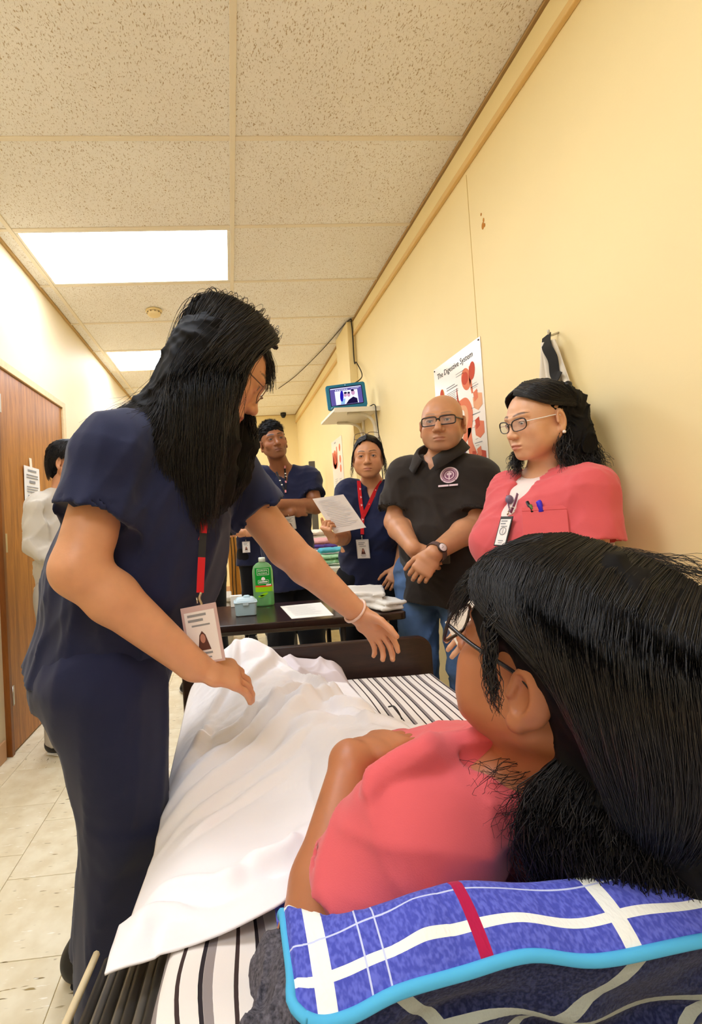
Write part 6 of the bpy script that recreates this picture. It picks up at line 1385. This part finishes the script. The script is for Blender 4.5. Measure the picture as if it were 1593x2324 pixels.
# ---- young woman with the sheet of paper
def paper_girl():
    root = empty('person', (.72, 2.36, 0), 'young person in navy scrubs with red lanyard, reading from a sheet of paper', 'person')
    J = joints(HEAD=at(835, 1037, 2.33), R=basis(250, -3, 1), sc=.93, N=at(846, 1098, 2.38), C=(.725, 2.40, 1.10), P=(.715, 2.40, .78), SL=at(898, 1118, 2.32), SR=at(792, 1115, 2.42), EL=at(925, 1215, 2.34), ER=at(778, 1220, 2.30),
               WL=at(905, 1290, 2.20), WR=at(756, 1222, 2.13), **feet_joints(.715, 2.40, .0, (-.33, -.94), .78, .08))
    b = dict(BODY, hip=(.155, .110), waist=(.135, .10), chest=(.142, .10), arm=(.043, .038, .034, .025), leg=(.085, .062, .05, .038), bust=.008, neck=.046, sh=.042)
    hr = ((J['WR'], nrm(at(736, 1196, 2.09)-J['WR']), nrm(A(-.85, -.5, .0)), -1), dict(sc=.86, spread=.02, thumb=(.3, .8, .3), per=[(62, 75, 25)]*4))
    hl = ((J['WL'], nrm(A(-.5, -.2, -.7)), nrm(A(-.2, -.9, .2)), 1), dict(sc=.86, curl=(30, 35, 25)))
    mk_body(root, J, b, (202, 144, 104), (168, 96, 80), (44, 30, 24), [hr, hl], dict(fat=.7, wide=1.02, nose=1.05), dict(browh=.8), voxh=.0028, voxa=.0048)
    f = nrm(A(-.36, -.93, 0)); s = shirt_sdf(J, b, .016, .55, (.066, .078), .14, .11, .05, f); garment('scrub_top', s, M_navy, root, .007, folds(61, .010, 28, (1, 1, .6), .9))
    t = trousers_sdf(J, b, .02, .02, 1.1); garment('trousers', t, M_blackcloth, root, .010, folds(62, .012, 16, (1, 1, .5), .8)); shoes(root, J, M_shoe, M_whitesole)
    s = SDF(); s.frame(J['HEAD'], J['R'], J['sc']); s.ell((0, -.024, .034), (.080, .100, .087), k=0); s.ell((0, .120, -.030), (.078, .066, .104), None, .012, '-'); s.ell((0, -.10, .02), (.04, .03, .045), None, .03); s.frame()
    garment('hair', s, M_haircap, root, .003, folds(8, .006, 90, (1, 1, .4), 1.0))
    HH = lambda p: J['HEAD']+J['R']@(A(*p)*J['sc'])
    for sg in (-1, 1):
        gs = [[HH((sg*.002, .072, .092)), HH((sg*.045, .062, .072)), HH((sg*.074, .03, .03)), HH((sg*.080, -.02, .0))], [HH((sg*.002, .05, .112)), HH((sg*.05, .035, .09)), HH((sg*.078, -.01, .04)), HH((sg*.075, -.06, .01))], [HH((sg*.002, .01, .122)), HH((sg*.05, -.01, .10)), HH((sg*.072, -.06, .04)), HH((sg*.05, -.1, .02))]]
        strands('hair_lock', gs, M_hair, root, 420, .005, .0009, 12, 41+sg, .4, .0003, .0005, 1.1, .1)
    st = [[HH((.078, .03, .03)), HH((.088, .02, -.03)), HH((.090, .02, -.09)), HH((.098, .02, -.14))], [HH((.078, .02, .02)), HH((.086, .01, -.04)), HH((.094, .01, -.1))]]; strands('loose_strand', st, M_hair, root, 24, .006, .0008, 14, 45, .4, .0008, .004, 1.5, .3)
    st = [[HH((-.078, .03, .03)), HH((-.088, .02, -.03)), HH((-.090, .02, -.09)), HH((-.094, .02, -.13))], [HH((-.078, .01, .02)), HH((-.092, .0, -.05)), HH((-.088, .0, -.1))]]; strands('loose_strand', st, M_hair, root, 40, .008, .0008, 14, 46, .4, .0008, .004, 1.5, .3)
    Rg = J['R']@np.array(Euler((math.radians(38), 0, 0)).to_matrix()); og = HH((0, .012, .066))
    glasses(root, J, mat('brown_metal_frame', (84, 58, 40), .3, .6), .030, .022, .10, .02, r=.0016, rx=.55, gap=.036, lens=False, name='raised_glasses', place=lambda p: og+Rg@((p-A(0, .045, 0))*J['sc']) if True else p)
    L = empty('lanyard', at(823, 1240, 2.2), 'red lanyard with white ID badge on the young woman holding paper', 'lanyard')
    def on(u, v, lift=.006):
        q, n = ray_hit(root, ('scrub_top', 'body'), A(0, 0, CAM_Z), CAM_AXES.T @ np.array([(u-CX)/F_PX, -(v-CY)/F_PX, 1])); return q+n*lift, n
    def strap(P_, w=.019):
        q = [on(*p, .008) for p in P_]; ribbon('strap', [x[0] for x in q], w, np.mean([x[1] for x in q], 0), M_red, L, .0009, 26); return q
    strap([(813, 1094), (815, 1112), (818, 1145), (823, 1172)]); strap([(864, 1090), (853, 1114), (838, 1146), (824, 1172)]); q = strap([(823, 1168), (822, 1190), (822, 1212)], .017)
    Mlt = ink('strap_print', (246, 206, 200))
    for u, v in ((817, 1112), (818, 1130), (820, 1148), (857, 1100), (852, 1114), (845, 1130), (837, 1146), (823, 1180)):
        p, n = on(u, v, .0098); ex = nrm(np.cross(A(0, 0, 1), n)); ey = np.cross(n, ex); flat_print('strap_letter', p, ex, ey, [rect(-.004, -.006, .003, .012), rect(-.001, -.002, .005, .004)], Mlt, L, .0006)
    p, n = on(823, 1222, .020); ex = nrm(np.cross(A(0, 0, 1), n)); ey = nrm(np.cross(n, ex)); tube('hook', [p+ey*.02, p+ey*.008, p], .003, M_clip, L, 8)
    badge(L, p, ex, ey, .062, .098)
    q = [at(759, 1211, 2.10), at(831, 1197, 2.08), at(779, 1122, 2.13), at(709, 1132, 2.14)]
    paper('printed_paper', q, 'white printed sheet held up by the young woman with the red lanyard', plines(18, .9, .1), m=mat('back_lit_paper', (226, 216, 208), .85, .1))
    return J
PG = paper_girl()

# ---- young man with folded arms
def young_man():
    root = empty('person', (.26, 2.82, 0), 'young person in navy scrubs with short black hair and folded arms', 'person')
    J = joints(HEAD=at(620, 1003, 2.76), R=basis(276, 4, -9), sc=.98, N=at(640, 1066, 2.84), C=(.315, 2.85, 1.19), P=(.35, 2.84, .86), SL=at(700, 1088, 2.80), SR=at(592, 1086, 2.86), EL=at(716, 1150, 2.72), ER=at(590, 1150, 2.74),
               WL=at(632, 1144, 2.60), WR=at(662, 1162, 2.62), **feet_joints(.36, 2.86, .03, (.05, -1), .84, .085))
    b = dict(BODY, hip=(.155, .108), waist=(.14, .10), chest=(.162, .108), arm=(.050, .044, .040, .029), leg=(.088, .062, .05, .04), neck=.055, sh=.052)
    hl = ((J['WL'], nrm(at(608, 1142, 2.62)-J['WL']), nrm(A(-.1, -.9, .35)), 1), dict(sc=.92, spread=.03, per=[(30, 40, 30)]*4)); hr = ((J['WR'], nrm(A(.9, .25, .1)), nrm(A(0, -.9, .2)), -1), dict(sc=.92, spread=.03, per=[(30, 40, 30)]*4))
    mk_body(root, J, b, (154, 100, 68), (120, 70, 56), (24, 16, 14), [hl, hr], dict(male=True, nose=1.15, jaw=1.05), dict(beard=(74, 46, 34), browh=1.2), voxh=.003, voxa=.005)
    f = A(.05, -1, 0); s = shirt_sdf(J, b, .016, .62, (.070, .080), .15, .105, .045, f); garment('scrub_top', s, M_navy, root, .007, folds(71, .011, 28, (1, 1, .6), .9))
    t = trousers_sdf(J, b, .018, .02, 1.1); garment('trousers', t, M_blackcloth, root, .010, folds(72, .012, 16, (1, 1, .5), .8)); shoes(root, J, M_shoe, M_whitesole)
    short_hair(root, J, M_hair, 9, .018, .004, strands_n=1400, length=.020)
    L = empty('lanyard', at(650, 1100, 2.7), 'black and white beaded lanyard with ID badge on the young man', 'lanyard')
    def on(u, v, lift=.006):
        q, n = ray_hit(root, ('scrub_top', 'body'), A(0, 0, CAM_Z), CAM_AXES.T @ np.array([(u-CX)/F_PX, -(v-CY)/F_PX, 1])); return q+n*lift, n
    def strap(P_):
        q = [on(*p, .007) for p in P_]; ribbon('strap', [x[0] for x in q], .010, np.mean([x[1] for x in q], 0), M_blacktape, L, .0009, 24); return q
    q = strap([(645, 1058), (647, 1080), (648, 1100), (648, 1120)]); strap([(628, 1070), (634, 1088), (641, 1104), (647, 1118)])
    Mp = ink('strap_pink', (226, 150, 160))
    for k, (u, v) in enumerate(((645, 1060), (647, 1074), (648, 1082), (648, 1096), (648, 1116), (632, 1082), (636, 1092), (640, 1101))):
        p, n = on(u, v, .009); ex = nrm(np.cross(A(0, 0, 1), n)); ey = np.cross(n, ex); flat_print('strap_print', p, ex, ey, [rect(-.005, -.007 if k in (0, 3, 4) else -.004, .010, .016 if k in (0, 3, 4) else .007)], Mp if k in (0, 3, 4) else M_paper, L, .0006)
    p, n = on(657, 1170, .012); ex = nrm(A(1, -.1, .12)); ey = nrm(np.cross(n, ex)); badge(L, p, ex, ey, .066, .094); return J
YM = young_man()

# ---- person in the grey sweatshirt in front of the door
def sweatshirt():
    root = empty('person', (-.92, 2.55, 0), 'person in a light grey sweatshirt standing before the wooden door', 'person')
    J = joints(HEAD=at(155, 1048, 2.54), R=basis(348, -4, 0), sc=.96, N=at(140, 1118, 2.56), C=(-.905, 2.56, 1.16), P=(-.90, 2.56, .84), SL=at(175, 1135, 2.72), SR=at(92, 1148, 2.42), EL=at(170, 1230, 2.70), ER=at(80, 1238, 2.40),
               WL=at(200, 1290, 2.62), WR=at(150, 1295, 2.38), **feet_joints(-.90, 2.56, .0, (.9, -.4), .82, .08))
    b = dict(BODY, hip=(.15, .11), waist=(.135, .105), chest=(.148, .108), arm=(.046, .042, .038, .028), neck=.050, sh=.048)
    hs = [((J['WR'], nrm(A(.8, -.1, -.5)), nrm(A(-.1, -.9, .3)), -1), dict(sc=.9, curl=(30, 35, 25))), ((J['WL'], nrm(A(.7, -.3, -.5)), nrm(A(-.1, -.9, .3)), 1), dict(sc=.9, curl=(30, 35, 25)))]
    mk_body(root, J, b, (204, 146, 108), (170, 96, 80), (40, 28, 24), hs, voxh=.004, voxa=.006)
    s = SDF(); f = nrm(A(.85, -.5, 0)); torso_sdf(s, J, b, .018, front=f, low=.06, flat=True)
    for a in 'LR': s.chain([J['S'+a], lerp(J['S'+a], J['E'+a], .5), J['E'+a]], [.066, .066, .060], .03); d = J['W'+a]-J['E'+a]; s.cap(J['E'+a], J['E'+a]+d*.8, .058, .044, .02); s.cyl(J['E'+a]+d*.82, J['W'+a]+d*.02, .036, .034, .006)
    s.cap(J['N']+A(0, 0, .01), J['N']+A(0, 0, .12), .060, .066, .008, '-')
    garment('sweatshirt', s, mat('grey_fleece', (206, 200, 190), .95, .1, bump=.25, bscale=500, sheen=.2), root, .0075, folds(81, .020, 22, (1, 1, .7), .9))
    t = trousers_sdf(J, b, .02, .02, 1.1); garment('trousers', t, mat('grey_marl', (176, 170, 160), .9, .1), root, .008); shoes(root, J, M_shoe, M_whitesole)
    s = SDF(); s.frame(J['HEAD'], J['R'], J['sc']); s.ell((0, -.026, .034), (.083, .104, .092), k=0); s.ell((0, -.06, -.02), (.066, .058, .085), k=.03); s.ell((0, .118, -.03), (.085, .066, .10), None, .012, '-'); s.ell((.085, .01, -.05), (.04, .045, .055), None, .01, '-'); s.ell((0, .055, -.115), (.12, .085, .06), None, .012, '-'); s.frame(); garment('hair', s, M_haircap, root, .0035, folds(9, .006, 80, (1, 1, .4), 1.0))
    HH = lambda p: J['HEAD']+J['R']@(A(*p)*J['sc'])
    gs = [[HH((.0, .06, .115)), HH((.05, .06, .09)), HH((.078, .04, .04)), HH((.084, .02, -.0))], [HH((.0, .02, .126)), HH((.055, .01, .10)), HH((.082, -.01, .05)), HH((.085, -.02, .0))], [HH((.0, -.04, .126)), HH((.05, -.05, .10)), HH((.076, -.07, .04)), HH((.068, -.08, -.04)), HH((.06, -.07, -.11))], [HH((.0, -.08, .11)), HH((.03, -.11, .06)), HH((.035, -.12, -.02)), HH((.03, -.10, -.11))]]
    strands('hair_lock', gs, M_hair, root, 600, .006, .0010, 12, 91, .4, .0003, .001, 1.1, .2)
    st = [[HH((.07, .06, .05)), HH((.084, .055, .0)), HH((.082, .05, -.06)), HH((.07, .045, -.11))]]; strands('loose_strand', st, M_hair, root, 26, .006, .0009, 12, 92, .4, .0006, .003, 1.2, .3)
    return J
SW = sweatshirt()

# ---- two people almost wholly hidden behind the nurse
def hidden(kind):
    if kind == 'navy':
        root = empty('person', (.20, 4.40, 0), 'person in navy scrubs with folded arms, mostly hidden behind the bending nurse\'s arm', 'person'); x, y = .20, 4.40
        J = joints(HEAD=(x-.02, y-.02, 1.50), R=basis(272), sc=.95, N=(x, y, 1.33), C=(x, y, 1.13), P=(x, y, .84), SL=(x+.16, y, 1.28), SR=(x-.16, y, 1.28), EL=(x+.20, y-.06, 1.05), ER=at(500, 1212, 4.30), WL=(x, y-.22, 1.06), WR=at(552, 1208, 4.16), **feet_joints(x+.02, y, .02, (.2, -1), .82, .08))
        top, leg, tl = M_navy, M_blackcloth, 'scrub_top'
    else:
        root = empty('person', (-.27, 3.3, 0), 'person in black clothes, legs and shoes glimpsed behind the bending nurse', 'person'); x, y = -.235, 3.30
        J = joints(HEAD=(x, y-.02, 1.52), R=basis(285), sc=.95, N=(x, y, 1.34), C=(x, y, 1.14), P=(x, y, .84), SL=(x+.155, y, 1.29), SR=(x-.155, y, 1.29), EL=(x+.17, y+.02, 1.02), ER=(x-.19, y+.02, 1.02), WL=(x+.05, y-.14, .92), WR=(x-.05, y-.14, .92), **feet_joints(x, y, .02, (-.3, -1), .82, .09))
        top, leg, tl = M_blackcloth, M_blackcloth, 'shirt'
    b = dict(BODY, neck=.050, sh=.047); hs = [((J['W'+a], nrm(A((-.9 if a == 'L' else .9), -.1, -.1)), A(0, -.9, .3), 1 if a == 'L' else -1), dict(sc=.9, curl=(30, 35, 25))) for a in 'LR']
    mk_body(root, J, b, (200, 140, 100), (160, 92, 76), (34, 24, 20), hs, voxh=.008, voxa=.009)
    s = shirt_sdf(J, b, .016, .62 if kind == 'navy' else .95, (.066, .076), .12, .10, .05, A(0, -1, 0)); garment(tl, s, top, root, .011, folds(95, .012, 15))
    t = trousers_sdf(J, b, .014, .02, 1.0); garment('trousers', t, leg, root, .011); n0 = len(COL.objects); shoes(root, J, M_shoe, M_whitesole)
    short_hair(root, J, M_hair, 12, .012, .008, vox=.006, strands_n=300)
    if kind == 'navy':
        L = empty('lanyard', at(560, 1235, 4.2), 'white ID badge on the person hidden behind the nurse\'s arm', 'badge'); p = at(558, 1229, 4.19); badge(L, p, A(1, 0, 0), A(0, 0, 1), .07, .10)
        tube('cord', [p, p+A(0, .04, .12), p+A(0, .05, .2)], .003, M_blacktape, L, 6)
        # three pale side stripes on the shoe turned to the camera
        for a in 'LR':
            for k in range(3):
                c = A(J['A'+a][0], J['A'+a][1], 0); t_ = nrm(J['TOE']); r_ = np.cross(t_, A(0, 0, 1)); sh_ = [o for o in root.children if o.name.startswith('shoe')][0 if a == 'L' else 1]
                for sg in (1, -1): q = c+t_*(.02+.028*k)+r_*sg*.0405; obox('stripe', q+A(0, 0, .042), [nrm(t_*.35+A(0, 0, 1)), t_, r_], (.026, .007, .004), M_whitesole, sh_)
hidden('navy'); hidden('black')
# wooden upright with dark cables seen between them, pale bin
lp = at(534, 1345, 4.95)
e = empty('wooden_stand', (lp[0], 4.97, 0), 'amber wooden upright with dark cables far behind the nurse', 'stand')
zt = at(530, 1190, 4.95)[2]
M_amber = wood_mat('amber_wood', (176, 112, 28), (214, 150, 56), (8, 8, .6))
V = [(lp[0]-.05, 4.95, .02), (lp[0]+.085, 4.95, .02), (lp[0]+.035, 4.95, zt), (lp[0]-.055, 4.95, zt)]; V += [(a, 5.01, z) for a, _, z in V]
mesh_obj('board', V, [(0, 1, 2, 3), (7, 6, 5, 4), (0, 4, 5, 1), (1, 5, 6, 2), (2, 6, 7, 3), (3, 7, 4, 0)], M_amber, e)
for dx in (-.015, .02): tube('cable', [(lp[0]+dx-.01, 4.942, zt), (lp[0]+dx, 4.942, zt*.7), (lp[0]+dx-.008, 4.942, zt*.4), (lp[0]+dx+.01, 4.942, .05)], .005, M_cable, e, 6, 24)
box('foot', (lp[0]-.12, 4.90, 0), (lp[0]+.14, 5.07, .022), M_amber, e, .003)
# pale grey stool leg seen under the table
o = at_z(522, 1466, .0)
e = empty('pale_stool', (o[0], o[1], 0), 'pale grey stool leg seen under the dark table', 'stool')
for dx, dy in ((-.0, 0), (.0, .30), (-.32, 0), (-.32, .30)): tube('leg', [(o[0]+dx, o[1]+dy, .0), (o[0]+dx*.9, o[1]+dy*.9+.01, .42)], .035, mat('pale_grey_plastic', (206, 200, 188), .5) if 'pale_grey_plastic' not in bpy.data.materials else bpy.data.materials['pale_grey_plastic'], e, 12)
box('seat', (o[0]-.36, o[1]-.04, .41), (o[0]+.04, o[1]+.34, .45), bpy.data.materials['pale_grey_plastic'], e, .01)
